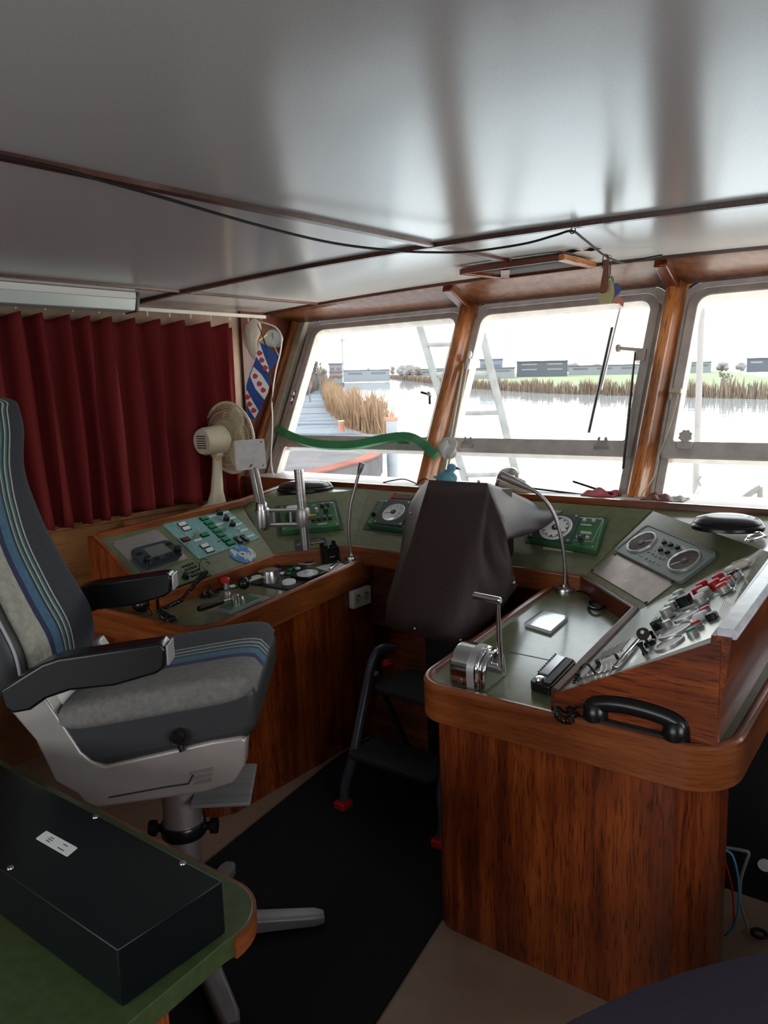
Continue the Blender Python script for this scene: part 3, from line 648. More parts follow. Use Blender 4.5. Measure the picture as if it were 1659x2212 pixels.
def sub(F, x, y, z=0., rot=0.): return F @ Matrix.Translation((x, y, z)) @ Matrix.Rotation(rot, 4, 'Z')
def poly_on(F, O, pts, h=0.):
    """outline of photo positions on plane F, in the frame O lying in the same plane"""
    out = []
    for p in pts: x, y = onp(F, *p, h); q = O.inverted() @ (F @ V((x, y, 0))); out.append((q.x, q.y))
    return out
TEAL = mottle('mottled_teal_plate', (.13, .3, .29), (.22, .42, .4), 90, .35, detail=6, spec=.5)
GBOX = mottle('green_instrument_case', (.03, .11, .042), (.043, .145, .056), 30, .32)
GPLATE = princ('dark_green_plate', (.035, .06, .045), .4); KEYGR = princ('key_green', (.12, .17, .08), .4)
LENS2 = princ('grey_lens', (.3, .34, .34), .4); DIAL = princ('dial_white', (.62, .66, .66), .15, coat=.5); INK = princ('black_ink', (.01, .01, .012), .5); SCREEN = princ('grey_lcd', (.12, .14, .12), .12)
LABEL = princ('white_label', (.72, .76, .74), .5); SATIN = princ('satin_metal', (.5, .5, .49), .38, .7)
DISPLAY = princ('red_display', (.16, .008, .01), .15); DGREY = princ('dark_grey_case', (.03, .035, .045), .35)
def box_btn(par, x, y, w, h, cap, name='push_button', ht=.009, ring_=True, rot=0.):
    if ring_: MB().prism(rrect(x-w/2-.004, y-h/2-.004, x+w/2+.004, y+h/2+.004, .002, 2), 0, ht*.55).build('button_bezel', BLK, par)
    o = MB().prism(rrect(x-w/2, y-h/2, x+w/2, y+h/2, .002, 2), ht*.3, ht).build(name, cap, par, bevel=.001); return o
def knobz(par, x, y, r, h, mat, name='knob', z=0., r2=None, mark=None):
    o = MB().lathe([(r*1.05, 0), (r*1.05, h*.2), (r*.95, h*.25), ((r2 or r)*.9, h*.92), ((r2 or r)*.75, h)], 18, Matrix.Translation((x, y, z))).build(name, mat, par)
    if mark: MB().lohi((-.001, 0, h), (.001, r*.7, h+.0008), Matrix.Translation((x, y, z))).build('pointer', mark, o)
    return o
def pknob(par, x, y, r, h, mat, rot=0., name='selector_knob', skirt=None):
    """pointer-shaped selector knob"""
    T = Matrix.Translation((x, y, 0)) @ Matrix.Rotation(rot, 4, 'Z')
    m = MB().cyl((0, 0, 0), r, h*.3, 18, T); o = m.build('knob_skirt', skirt or SATIN, par)
    MB().prism([(-r*.9, -r*.75), (-r*.1, -r), (r*.1, -r), (r*.9, -r*.75), (r*.45, r*.4), (0, r*1.25), (-r*.45, r*.4)], h*.3, h, T).build(name, mat, par, bevel=.001)
def screws(par, pts, r=.004, mat=STEEL, z=0.):
    for x, y in pts: MB().lathe([(r, 0), (r*.9, r*.35), (0.0001, r*.5)], 10, Matrix.Translation((x, y, z))).build('screw', mat, par)
# ---- teal switch panel
C = [c2(645, 657), c2(1152, 518), c2(1435, 768), c2(940, 938)]
x, y = onp(FL, *C[3]); O = sub(FL, x, y)
t = tf('switch_panel', 'mottled teal switch panel with green and white push buttons on the left slanted console', 'control panel', O)
q = poly_on(FL, O, C); MB().prism(q, 0, .004).build('plate', TEAL, t)
cx_, cy_ = sum(a for a, b in q)/4, sum(b for a, b in q)/4
screws(t, [(a+(cx_-a)*.04, b+(cy_-b)*.06) for a, b in q], z=.004)
def tp(x, y, h=.004): X, Y = onp(FL, *c2(x, y), h); p = O.inverted() @ (FL @ V((X, Y, 0))); return p.x, p.y
for (a, b) in [(808, 645), (842, 680), (990, 820), (1030, 857)]: X, Y = tp(a, b, .01); box_btn(t, X, Y, .034, .02, LABEL, 'white_button', .012)
for (a, b) in [(985, 597), (1020, 632), (1053, 664), (1090, 698), (1125, 733), (1163, 768), (1200, 800), (990, 730)]: X, Y = tp(a, b, .01); box_btn(t, X, Y, .034, .02, GRN, 'green_button', .012)
X, Y = tp(833, 775); box_btn(t, X, Y, .034, .024, DKRED, 'red_button', .01)
X, Y = tp(920, 755); knobz(t, X, Y, .013, .028, GREYP, 'grey_knob')
for (a, b) in [(1105, 570), (1158, 617), (1208, 662)]: X, Y = tp(a, b); pknob(t, X, Y, .017, .028, BLK, -.5)
X, Y = tp(1262, 705); knobz(t, X, Y, .008, .02, SATIN, 'toggle_switch')
for (a, b) in [(1262, 785), (1312, 770)]: X, Y = tp(a, b); MB().lohi((X-.012, Y-.026, .004), (X+.012, Y+.026, .012)).build('rocker_switch', BLK, t, bevel=.002); MB().lohi((X-.006, Y-.018, .012), (X+.006, Y+.004, .018)).build('rocker', GREYP, t, bevel=.001)
for (a, b) in [(1050, 583), (1155, 555), (1110, 648), (1212, 600), (1262, 650), (1308, 697), (1362, 745), (935, 777)]:
    X, Y = tp(a, b); MB().lohi((X-.021, Y-.006, .004), (X+.021, Y+.006, .0052)).build('label_strip', LABEL, t)
for (a, b), w in (((1140, 690), .03), ((1150, 705), .024), ((1103, 790), .018)):
    X, Y = tp(a, b); m = MB(); m.tube([(X-w/2+w*i/8, Y+(.004 if i % 2 else -.003), .0045) for i in range(9)], .0008, 4); m.build('pen_mark', INK, t)
# ---- radio display on aluminium plate
C = [c2(222, 803), c2(600, 695), c2(855, 930), c2(475, 1057)]
x, y = onp(FL, *C[3]); O = sub(FL, x, y)
t = tf('autopilot_display', 'black control unit with grey screen and two knobs on a bare metal plate', 'control unit', O)
q = poly_on(FL, O, C); MB().prism(q, 0, .003).build('mount_plate', SHEET, t); cx_, cy_ = sum(a for a, b in q)/4, sum(b for a, b in q)/4
screws(t, [(a+(cx_-a)*.06, b+(cy_-b)*.08) for a, b in q], .003, BLK, .003)
def rp(x, y, h=.003): X, Y = onp(FL, *c2(x, y), h); p = O.inverted() @ (FL @ V((X, Y, 0))); return p.x, p.y
bq = [rp(a, b, .045) for a, b in [(385, 850), (690, 770), (822, 868), (505, 975)]]
def inset(q, k): c = (sum(a for a, b in q)/len(q), sum(b for a, b in q)/len(q)); return [(c[0]+(a-c[0])*k, c[1]+(b-c[1])*k) for a, b in q]
def soft(q, r=.2):
    out = []; n = len(q)
    for i in range(n):
        p, a, b = V(q[i]), V(q[i-1]), V(q[(i+1) % n])
        k1 = p+(a-p).normalized()*min(r, (a-p).length*.45); k2 = p+(b-p).normalized()*min(r, (b-p).length*.45)
        for j in range(6): s = j/5; out.append(tuple((k1*(1-s)*(1-s)+p*2*s*(1-s)+k2*s*s)))
    return out
m = MB(); a = soft(bq, .025); b = soft(inset(bq, 1.04), .025); k = len(a)
vs = [(*p, .003) for p in inset(b, .9)]+[(*p, .02) for p in b]+[(*p, .038) for p in b]+[(*p, .045) for p in inset(a, .97)]
m.add(vs, [tuple(range(k))[::-1], tuple(range(3*k, 4*k))]+[(j*k+i, j*k+(i+1) % k, (j+1)*k+(i+1) % k, (j+1)*k+i) for j in range(3) for i in range(k)]); m.build('case', DGREY, t, fix=True)
sq = [rp(a, b, .046) for a, b in [(487, 848), (645, 805), (727, 868), (562, 920)]]
MB().prism(sq, .045, .0462).build('screen', SCREEN, t)
X, Y = rp(770, 865, .05); knobz(t, X, Y, .017, .03, BLK, 'control_knob', .042); X, Y = rp(520, 950, .05); knobz(t, X, Y, .015, .03, BLK, 'control_knob', .042)
for (a, b) in [(455, 892), (700, 812), (600, 932), (698, 900)]: X, Y = rp(a, b, .046); MB().prism(rrect(X-.014, Y-.008, X+.014, Y+.008, .003), .045, .0475).build('key', BLK, t, bevel=.001)
# ---- keypad phone panel
C = [c2(640, 1045), c2(893, 940), c2(1045, 1085), c2(750, 1195)]
x, y = onp(FL, *C[3]); O = sub(FL, x, y)
t = tf('keypad_panel', 'green radio telephone panel with square keys and a wire handset hook', 'radio telephone', O)
q = poly_on(FL, O, [c2(575, 1062), c2(893, 940), c2(1045, 1080), c2(735, 1190)]); MB().prism(q, 0, .008).build('back_plate', BLK, t); MB().prism(inset(q, .9), .006, .016).build('face', KEYGR, t, bevel=.001)
def kp(x, y, h=.016): X, Y = onp(FL, *c2(x, y), h); p = O.inverted() @ (FL @ V((X, Y, 0))); return p.x, p.y
A0, A1, A2 = V(kp(812, 1000)), V(kp(893, 970)), V(kp(893, 1078))
for i in range(4):
    for j in range(4):
        p = A0+(A1-A0)*(i/3)*.95+(A2-A0)*0+(V(kp(893, 1078))-V(kp(815, 1003)))*(j/3); MB().lohi((p.x-.0052, p.y-.0052, .015), (p.x+.0052, p.y+.0052, .020)).build('key', BLK, t, bevel=.001)
X, Y = kp(835, 1080, .02); knobz(t, X, Y, .016, .022, BLK, 'tuning_knob', .016)
MB().prism([kp(740, 1030), kp(790, 1015), kp(810, 1038), kp(760, 1055)], .015, .018).build('display', SCREEN, t)
X, Y = kp(950, 1020); MB().tube([V((X, Y, .01))+V(p) for p in ((0, 0, 0), (0, .012, .03), (.03, .03, .035), (.045, .02, .03), (.035, .012, .028), (.05, .004, .024), (.038, -.004, .02), (.045, -.014, .014))], .0025, 6).build('handset_hook', BLK, t)
# ---- compact disc
X, Y = onp(FL, *c2(1298, 897)); X2, Y2 = onp(FL, *c2(1415, 912)); r = .06
O = sub(FL, X, Y, .002); t = tf('compact_disc', 'blue and white printed compact disc lying on the green panel', 'disc', O)
CDM = princ('disc_print', (.1, .25, .55), .2, .2); n = noise(CDM, 30, (1, .5, 1), 3); base(CDM, ramp(CDM, n.outputs[0], [(.3, (.02, .09, .3)), (.52, (.05, .2, .45)), (.58, (.5, .6, .65)), (.7, (.5, .4, .15))]).outputs[0])
MB().lathe([(.02, 0), (r, 0), (r, .0014), (.02, .0014), (.02, 0)], 40).build('printed_ring', CDM, t); MB().lathe([(.0075, 0), (.0199, 0), (.0199, .0013), (.0075, .0013), (.0075, 0)], 30).build('clear_hub', SATIN, t)
# ---- green control box on the diagonal panel
def gbox(F, name, label, C, Cp, h=.035):
    x, y = onp(F, *C[3]); O = sub(F, x, y); t = tf(name, label, 'control box', O)
    MB().prism(soft(poly_on(F, O, Cp), .012), 0, .004).build('back_plate', GPLATE, t)
    q = poly_on(F, O, C, h); MB().prism(soft(q, .012), .003, h).build('case', GBOX, t, bevel=.005, seg=3)
    P = lambda px, py, hh=h: (lambda w: (w.x, w.y))(O.inverted() @ (F @ V((*onp(F, px, py, hh), 0))))
    cx_, cy_ = sum(a for a, b in q)/4, sum(b for a, b in q)/4
    screws(t, [(a+(cx_-a)*.1, b+(cy_-b)*.14) for a, b in q], .005, STEEL, h)
    return t, O, P
t, O, P = gbox(FD, 'control_box', 'green metal control box with red display and small black switches behind the chrome pole', [c4(175, 470), c4(668, 425), c4(722, 645), c4(195, 690)], [c4(135, 475), c4(690, 420), c4(762, 685), c4(165, 745)])
X, Y = P(*c4(492, 485)); box_btn(t, X, Y, .03, .018, DISPLAY, 'red_display', .004)
for a, b in ((565, 467), (612, 462), (484, 592), (536, 588), (585, 582), (635, 578)): X, Y = P(*c4(a, b)); MB().lohi((X-.009, Y-.012, .035), (X+.009, Y+.012, .044)).build('rocker_switch', BLK, t, bevel=.002); MB().lohi((X-.007, Y+.002, .044), (X+.007, Y+.01, .0465)).build('rocker_cap', GREYP, t)
X, Y = P(*c4(600, 520)); knobz(t, X, Y, .013, .026, DGREY, 'knob', .035, mark=LABEL); X, Y = P(*c4(512, 515)); knobz(t, X, Y, .01, .02, SATIN, 'knob', .035)
X, Y = P(*c4(300, 560)); MB().cyl((X, Y, .035), .036, .004, 24).build('round_plate', BLK, t); X, Y = P(*c4(300, 485)); MB().prism(rrect(X-.03, Y-.016, X+.03, Y+.016, .012), .035, .038).build('paper_sticker', LABEL, t)
for a, b, w in ((490, 462, .018), (567, 444, .016), (610, 440, .014), (565, 625, .05), (565, 632, .04)): X, Y = P(*c4(a, b)); MB().lohi((X-w/2, Y-.0012, .035), (X+w/2, Y+.0012, .0355)).build('lettering', LABEL, t)
# maker's plate
C = [c4(312, 778), c4(592, 752), c4(605, 838), c4(325, 880)]; x, y = onp(FD, *C[3]); O = sub(FD, x, y); t = tf('maker_plate', 'small dark engraved maker plate below the green control box', 'plate', O)
q = poly_on(FD, O, C); MB().prism(q, 0, .002).build('plate', DGREY, t)
def mid(q, u, v): a, b, c, d = [V(p) for p in q]; return (d.lerp(c, u)).lerp(a.lerp(b, u), v)
an = math.atan2(q[2][1]-q[3][1], q[2][0]-q[3][0])
p = mid(q, .72, .58); text('HOLLAND', .013, LABEL, t, (p.x, p.y, .002), an); p = mid(q, .14, .58); text('ZO', .013, LABEL, t, (p.x, p.y, .002), an)
for v in (.12, .3, .8): p = mid(q, .5, v); MB().lohi((-.05, -.002, 0), (.05, .002, .0005), Matrix.Translation((p.x, p.y, .002)) @ Matrix.Rotation(an, 4, 'Z')).build('engraved_line', BRASS, t)
# ---- round gauges on the forward panel
def gauge(t, O, P, dial_c, plate, h, compass=False):
    q = [P(*p, h+.006) for p in plate]; MB().prism(q, h, h+.008).build('gauge_plate', GPLATE if compass else DGREY, t, bevel=.001)
    cx_, cy_ = sum(a for a, b in q)/4, sum(b for a, b in q)/4
    screws(t, [(a+(cx_-a)*.14, b+(cy_-b)*.14) for a, b in q], .006, STEEL, h+.008)
    X, Y = P(*dial_c, h+.008); r = .064 if compass else .054
    d = MB().lathe([(0.0001, .0105), (r*.96, .0105), (r, .012), (r*1.05, .009), (r*1.06, 0)], 44, Matrix.Translation((X, Y, h))).build('dial', DIAL, t)
    if compass:
        for i in range(36):
            a = i*PI/18; l = .008 if i % 3 else .0; 
            if l: MB().lohi((r*.78, -.0012, 0), (r*.78+l, .0012, .0006), Matrix.Translation((X, Y, h+.0108)) @ Matrix.Rotation(a, 4, 'Z')).build('degree_mark', INK, d)
        for i in range(12):
            a = i*PI/6; MB().prism([(r*.68, -.004), (r*.9, 0), (r*.68, .004)] if i % 3 else [(r*.62, 0), (r*.86, .007), (r*.86, -.007)], 0, .0006, Matrix.Translation((X, Y, h+.0108)) @ Matrix.Rotation(a, 4, 'Z')).build('compass_point', INK, d)
    else:
        for i in range(11):
            a = math.radians(215-25*i); MB().lohi((r*.78, -.0008, 0), (r*.9, .0008, .0006), Matrix.Translation((X, Y, h+.0108)) @ Matrix.Rotation(a, 4, 'Z')).build('scale_mark', INK, d)
        for s_, a in (('1', 190), ('2', 140), ('3', 90), ('4', 40), ('5', -10)):
            text(s_, .011, INK, d, (X+r*.66*math.cos(math.radians(a)), Y+r*.66*math.sin(math.radians(a)), h+.0108))
        MB().prism([(-.01, -.0015), (r*.8, -.0006), (r*.8, .0006), (-.01, .0015)], .001, .002, Matrix.Translation((X, Y, h+.0108)) @ Matrix.Rotation(math.radians(200), 4, 'Z')).build('needle', INK, d)
    MB().cyl((X, Y, h+.011), r*.24, .003, 20).build('hub', INK, d)
    m = MB(); m.tube([(X-.005, Y+.005, h+.0145), (X+.004, Y+.006, h+.0145), (X-.003, Y-.002, h+.0145), (X+.006, Y-.006, h+.0145)], .001, 4); m.build('hub_emblem', LABEL, d)
t, O, P = gbox(FF, 'gauge_box', 'green gauge box with white round dial left of the draped cover', [c4(1085, 412), c4(1500, 440), c4(1420, 700), c4(955, 622)], [c4(1060, 430), c4(1510, 440), c4(1420, 735), c4(925, 680)], .03)
gauge(t, O, P, c4(1203, 525), [c4(1130, 415), c4(1365, 428), c4(1278, 650), c4(1015, 622)], .03)
X, Y = P(*c4(1028, 555)); knobz(t, X, Y, .010, .022, BLK, 'knob', .03); X, Y = P(*c4(1355, 590)); knobz(t, X, Y, .013, .024, DGREY, 'knob', .03, mark=LABEL); 
for v in (0, 1, 2): X, Y = P(*c4(1325, 645+v*6)); MB().lohi((X-.02, Y-.001, .03), (X+.02, Y+.001, .0305)).build('lettering', LABEL, t)
t, O, P = gbox(FF, 'compass_box', 'green compass repeater box with black and white compass card right of the draped cover', [c6(1150, 440), c6(1612, 458), c6(1545, 690), c6(1052, 600)], [c6(1130, 430), c6(1650, 465), c6(1560, 735), c6(1035, 640)], .035)
gauge(t, O, P, c6(1262, 530), [c6(1120, 425), c6(1440, 437), c6(1368, 642), c6(1060, 595)], .035, True)
for a, b in ((1468, 480), (1535, 483), (1422, 600), (1488, 603)): X, Y = P(*c6(a, b)); knobz(t, X, Y, .008, .006, SATIN, 'screw_cap', .035)
X, Y = P(*c6(1445, 622)); knobz(t, X, Y, .011, .024, DGREY, 'knob', .035, mark=LABEL)
for v in range(5): X, Y = P(*c6(1480, 508+v*4 if v < 2 else 545+v*7)); MB().lohi((X-.022, Y-.001, .035), (X+.022, Y+.001, .0355)).build('lettering', LABEL, t)
X, Y = P(*c6(1478, 540)); ring(m := MB(), rrect(X-.05, Y-.065, X+.05, Y+.06, .002), rrect(X-.049, Y-.064, X+.049, Y+.059, .002), .035, .0355); m.build('panel_line', LABEL, t)
C = [c6(1175, 668), c6(1385, 690), c6(1380, 708), c6(1170, 686)]; x, y = onp(FF, *C[3]); O = sub(FF, x, y); t = tf('label_strip', 'narrow cream label strip below the compass box', 'label', O); MB().prism(poly_on(FF, O, C), 0, .0015).build('strip', CREAM, t)
C = [c4(1215, 362), c4(1385, 375), c4(1365, 412), c4(1195, 402)]; x, y = onp(FF, *C[3]); O = sub(FF, x, y); t = tf('name_plate', 'small brown embossed plate with a red end above the left gauge', 'plate', O)
q = poly_on(FF, O, C); MB().prism(q, 0, .004).build('plate', REDW, t); p = mid(q, .5, .5); [MB().tube([(p.x-.036+k*.007, p.y-.004+.0008*k, .004), (p.x-.034+k*.007+(k % 3)*.0012, p.y+.004+.0008*k, .0045)], .0008, 4).build('embossed_letter', BRASS, t) for k in range(11)]
q = poly_on(FF, O, [c4(1205, 352), c4(1225, 355), c4(1195, 408), c4(1175, 402)]); MB().prism(q, 0, .007).build('red_end', RED, t, bevel=.002)
# ---- twin dial instrument and blank plate on the starboard diagonal panel
C = [c7(595, 300), c7(1225, 560), c7(890, 815), c7(310, 525)]; x, y = onp(FR, *C[3]); O = sub(FR, x, y); t = tf('twin_dial_instrument', 'grey instrument panel with two dark round dials and black knobs on the right slanted console', 'instrument', O)
IG = princ('instrument_grey_green', (.17, .215, .2), .35)
P = lambda px, py, hh=.01: (lambda w: (w.x, w.y))(O.inverted() @ (FR @ V((*onp(FR, px, py, hh), 0))))
q = [P(*p) for p in C]; MB().prism(soft(q, .02), 0, .012).build('face', IG, t, bevel=.003)
ring(m := MB(), soft(q, .02), soft(inset(q, .965), .02), .012, .0155); m.build('raised_edge', GREYP, t, bevel=.001)
DD = princ('dark_dial', (.04, .04, .05), .12, coat=.6)
r_ = abs(V(P(*c7(680, 400))).x-V(P(*c7(430, 510))).x)/2
for a, b, nang in ((555, 458, 35), (930, 620, -125)):
    X, Y = P(*c7(a, b)); T = Matrix.Translation((X, Y, .012)); r_ = .052
    MB().lathe([(r_*.95, .001), (r_, .007), (r_*1.1, .006), (r_*1.14, 0)], 40, T).build('dial_ring', SATIN, t); d = MB().cyl((0, 0, 0), r_*.97, .003, 36, T).build('dial', DD, t)
    MB().cyl((0, 0, .003), r_*.28, .002, 20, T).build('hub', INK, d); MB().lohi((.014, -.0012, .003), (r_*.9, .0012, .0045), T @ Matrix.Rotation(math.radians(nang), 4, 'Z')).build('needle', LABEL, d); MB().tube([(-.004, -.004, .0055), (.001, .005, .0055), (.005, .001, .0055)], .001, 4, T).build('hub_emblem', LABEL, d)
for a, b in ((748, 440), (805, 460), (865, 485), (715, 503), (775, 525)): X, Y = P(*c7(a, b), .02); pknob(t, X, Y, .0105, .022, BLK, .9, skirt=IG)
for a, b in ((615, 540), (648, 557), (675, 575), (712, 590), (748, 600), (592, 597), (625, 615), (657, 628)): X, Y = P(*c7(a, b)); MB().cyl((X, Y, .011), .0052, .004, 14).build('round_button', GREYP, t, bevel=.001)
for a, b in ((643, 520), (672, 537), (703, 553), (738, 567), (775, 580), (530, 572), (543, 578), (556, 585), (690, 648), (705, 655), (720, 662)): X, Y = P(*c7(a, b)); MB().cyl((X, Y, .011), .002, .002, 8).build('indicator', BLK, t)
X, Y = P(*c7(920, 508)); MB().lohi((X-.016, Y-.006, .012), (X+.016, Y+.006, .013)).build('label_strip', CREAM, t); X, Y = P(*c7(590, 642)); MB().lohi((X-.016, Y-.001, .012), (X+.016, Y+.001, .0124)).build('printed_line', LABEL, t)
C = [c7(320, 555), c7(848, 812), c7(602, 1000), c7(108, 706)]; x, y = onp(FR, *C[3]); O = sub(FR, x, y); t = tf('blank_plate', 'bare scuffed metal cover plate below the twin dial instrument', 'plate', O)
q = poly_on(FR, O, C); BM = mottle('scuffed_metal', (.3, .27, .26), (.48, .44, .41), 9, .3, .85, lo=.3, hi=.7); MB().prism(q, 0, .004).build('plate', BM, t); cx_, cy_ = sum(a for a, b in q)/4, sum(b for a, b in q)/4
screws(t, [(a+(cx_-a)*.05, b+(cy_-b)*.06) for a, b in q], .006, BLK, .004); p = mid(q, .52, .3); MB().lathe([(.011, 0), (.010, .001), (.0001, .001)], 16, Matrix.Translation((p.x, p.y, .004))).build('paint_dab', LABEL, t)
# ---- starboard aluminium button panel
C = [c7(690, 1040), c7(1490, 590), c7(1365, 870), c7(660, 1125)]; x, y = onp(FA, *C[3]); O = sub(FA, x, y)
t = tf('button_panel', 'pale metal panel crowded with red and silver round buttons on the right wing', 'control panel', O)
P = lambda px, py, hh=.004: (lambda w: (w.x, w.y))(O.inverted() @ (FA @ V((*onp(FA, px, py, hh), 0))))
PG = princ('pale_green_plate', (.42, .5, .45), .35, .3)
q = [P(*p, 0) for p in [c7(800, 960), c7(1480, 610), c7(1360, 868), c7(690, 1125), c7(670, 1105)]]; MB().prism(q, 0, .004).build('plate', PG, t)
def rb(a, b, r, h, cap, side=SATIN, name='round_button', z=.004):
    X, Y = P(*c7(a, b), z+h); o = MB().lathe([(r*1.1, 0), (r*1.1, h*.15), (r, h*.2), (r*.97, h*.8)], 22, Matrix.Translation((X, Y, z))).build('button_ring', side, t)
    MB().lathe([(r*.96, h*.7), (r*.94, h), (r*.8, h*1.08), (.0001, h*1.1)], 22, Matrix.Translation((X, Y, z))).build(name, cap, t)
for a, b, cap in ((865, 880, PG), (832, 935, PG), (795, 985, SATIN), (757, 1035, SATIN), (1068, 800, RED), (1033, 850, RED), (1085, 862, LABEL), (1045, 915, LABEL), (1210, 735, RED), (1178, 790, RED), (1283, 765, RED), (1247, 818, RED), (1352, 705, BLK)):
    rb(a, b, .0185, .024, cap, RED if cap is RED and a in (1068, 1033, 1210, 1178) else SATIN)
X, Y = P(*c7(910, 930), .03); MB().prism(rrect(X-.018, Y-.018, X+.018, Y+.018, .003), .004, .034).build('square_switch', BLK, t, bevel=.002)
for a, b in ((1390, 755), (1410, 735)): X, Y = P(*c7(a, b)); MB().tube([(X, Y, 0), (X+.004, Y+.006, .022)], .003, 8).build('toggle_switch', SATIN, t)
for a, b in ((1352, 838), (1358, 880)): X, Y = P(*c7(a, b)); screws(t, [(X, Y)], .006, BLK, .002)
for a, b, r in ((940, 1087, .036), (843, 1217, .046), (790, 1330, .038)):
    X, Y = P(*c7(a, b), .006); MB().lathe([(r*1.06, 0), (r*1.04, .007), (r*.97, .0075), (r*.94, .004)], 36, Matrix.Translation((X, Y, 0))).build('lens_rim', SATIN, t); MB().lathe([(r*.95, .004), (.0001, .0045)], 36, Matrix.Translation((X, Y, 0))).build('lens', LENS2, t)
X, Y = P(*c7(850, 1070)); MB().lathe([(.01, 0), (.01, .004), (.0001, .005)], 16, Matrix.Translation((X, Y, 0))).build('oval_lens', LENS, t)
for a, b, cap in ((1098, 1022, RED), (1018, 1145, RED), (975, 1210, GRN)): rb(a, b, .014, .018, cap, z=0)
X, Y = P(*c7(1048, 1072), .02); MB().prism(rrect(X-.017, Y-.017, X+.017, Y+.017, .004), 0, .02).build('square_button', LABEL, t, bevel=.003); X, Y = P(*c7(1155, 1075), .016); MB().prism(rrect(X-.013, Y-.013, X+.013, Y+.013, .003), 0, .018).build('square_switch', BLK, t, bevel=.003)
X, Y = P(*c7(690, 1170), .02); MB().cyl((X, Y, 0), .02, .008, 20).build('knob_skirt', SATIN, t); MB().prism([(X-.024, Y-.01), (X+.024, Y-.01), (X+.02, Y+.01), (X-.02, Y+.01)], .008, .035).build('rotary_switch', BLK, t, bevel=.003)
rb(762, 1145, .014, .02, SATIN, z=0)
X, Y = P(*c7(655, 1280)); MB().cyl((X, Y, 0), .006, .006, 10).lathe([(.004, .006), (.006, .018), (.003, .022)], 10, Matrix.Translation((X, Y, 0))).build('toggle_switch', BLK, t)
X, Y = P(*c7(580, 1420)); MB().cyl((X, Y, 0), .008, .006, 10).lathe([(.006, .006), (.005, .02), (.010, .034), (.004, .036)], 12, Matrix.Translation((X, Y, 0))).build('toggle_switch', BLK, t)
for k in range(5):
    a = c7(1185+k*18, 1150-k*4), c7(1285+k*14, 960+k*8)
    p_, q_ = V(P(*a[0], 0)), V(P(*a[1], 0)); d = q_-p_; M_ = Matrix.Translation((p_.x, p_.y, 0)) @ Matrix.Rotation(math.atan2(d.y, d.x), 4, 'Z'); MB().lohi((0, -.001, 0), (d.length, .001, .0004), M_).build('engraved_line', GREYP, t)
# key in its lock
p = FA @ V((*onp(FA, *c7(630, 1350), .0), 0)); t = tf('ignition_key', 'dark key standing in a black lock near the silver grille', 'key', fr(p, FA.to_3x3().col[0], FA.to_3x3().col[1]))
MB().lathe([(.016, 0), (.016, .008), (.012, .012), (.0001, .012)], 20).build('lock', BLK, t)
KEYM = princ('worn_key', (.09, .07, .06), .3, .8)
b1 = L(t, fp(p+V((0, 0, .03)), *c7(602, 1335))); b2 = L(t, fp(p+V((0, 0, .04)), *c7(568, 1262)))
n_ = L(t, EYE).normalized(); dd = (b2-b1).normalized(); sd = dd.cross(n_).normalized(); nz = sd.cross(dd)
KM = Matrix((sd, dd, nz)).transposed().to_4x4(); KM.translation = b1
m = MB().prism([(-.004, -.012), (.004, -.012), (.004, .012), (-.004, .012)], -.0012, .0012, KM); ring(m, [(.017*math.cos(i*PI/12), .027+.017*math.sin(i*PI/12)) for i in range(24)], [(.005*math.cos(i*PI/12), .032+.005*math.sin(i*PI/12)) for i in range(24)], -.0014, .0014, KM); m.build('key_bow', KEYM, t)
# intercom grille strip
C = [c7(300, 1390), c7(490, 1290), c7(300, 1560), c7(95, 1620)]; x, y = onp(FA, *C[3]); O = sub(FA, x, y); t = tf('intercom_grille', 'silver slatted intercom grille with two black sliders at the corner of the right wing', 'intercom', O)
P = lambda px, py, hh=.004: (lambda w: (w.x, w.y))(O.inverted() @ (FA @ V((*onp(FA, px, py, hh), 0))))
q = [P(*c7(a, b), .003) for a, b in ((215, 1425), (480, 1290), (545, 1290), (315, 1555), (40, 1640))]; MB().prism(q, 0, .004).build('plate', SHEET, t)
for k in range(11):
    f = k/10; a, b = V(P(*c7(225+255*f, 1415-125*f))), V(P(*c7(150+240*f, 1505-100*f))); d = b-a; MB().lohi((0, -.0022, .003), (d.length, .0022, .009), Matrix.Translation((a.x, a.y, 0)) @ Matrix.Rotation(math.atan2(d.y, d.x), 4, 'Z')).build('slat', STEEL, t)
for k in range(5):
    f = k/4; a, b = V(P(*c7(120+160*f, 1560-50*f))), V(P(*c7(80+200*f, 1615-40*f))); d = b-a; MB().lohi((0, -.0022, .003), (d.length, .0022, .008), Matrix.Translation((a.x, a.y, 0)) @ Matrix.Rotation(math.atan2(d.y, d.x), 4, 'Z')).build('slat', STEEL, t)
a, b = V(P(*c7(530, 1300), .01)), V(P(*c7(315, 1550), .01)); d = b-a; MB().lohi((0, -.008, .003), (d.length, .008, .014), Matrix.Translation((a.x, a.y, 0)) @ Matrix.Rotation(math.atan2(d.y, d.x), 4, 'Z')).build('chrome_bar', CHROME, t, bevel=.003)
for a, b, w, l in ((165, 1500, .012, .034), (325, 1440, .008, .03)): X, Y = P(*c7(a, b), .015); MB().lohi((-l/2, -w/2, .004), (l/2, w/2, .02), Matrix.Translation((X, Y, 0)) @ Matrix.Rotation(.5, 4, 'Z')).build('slider', BLK, t, bevel=.002)
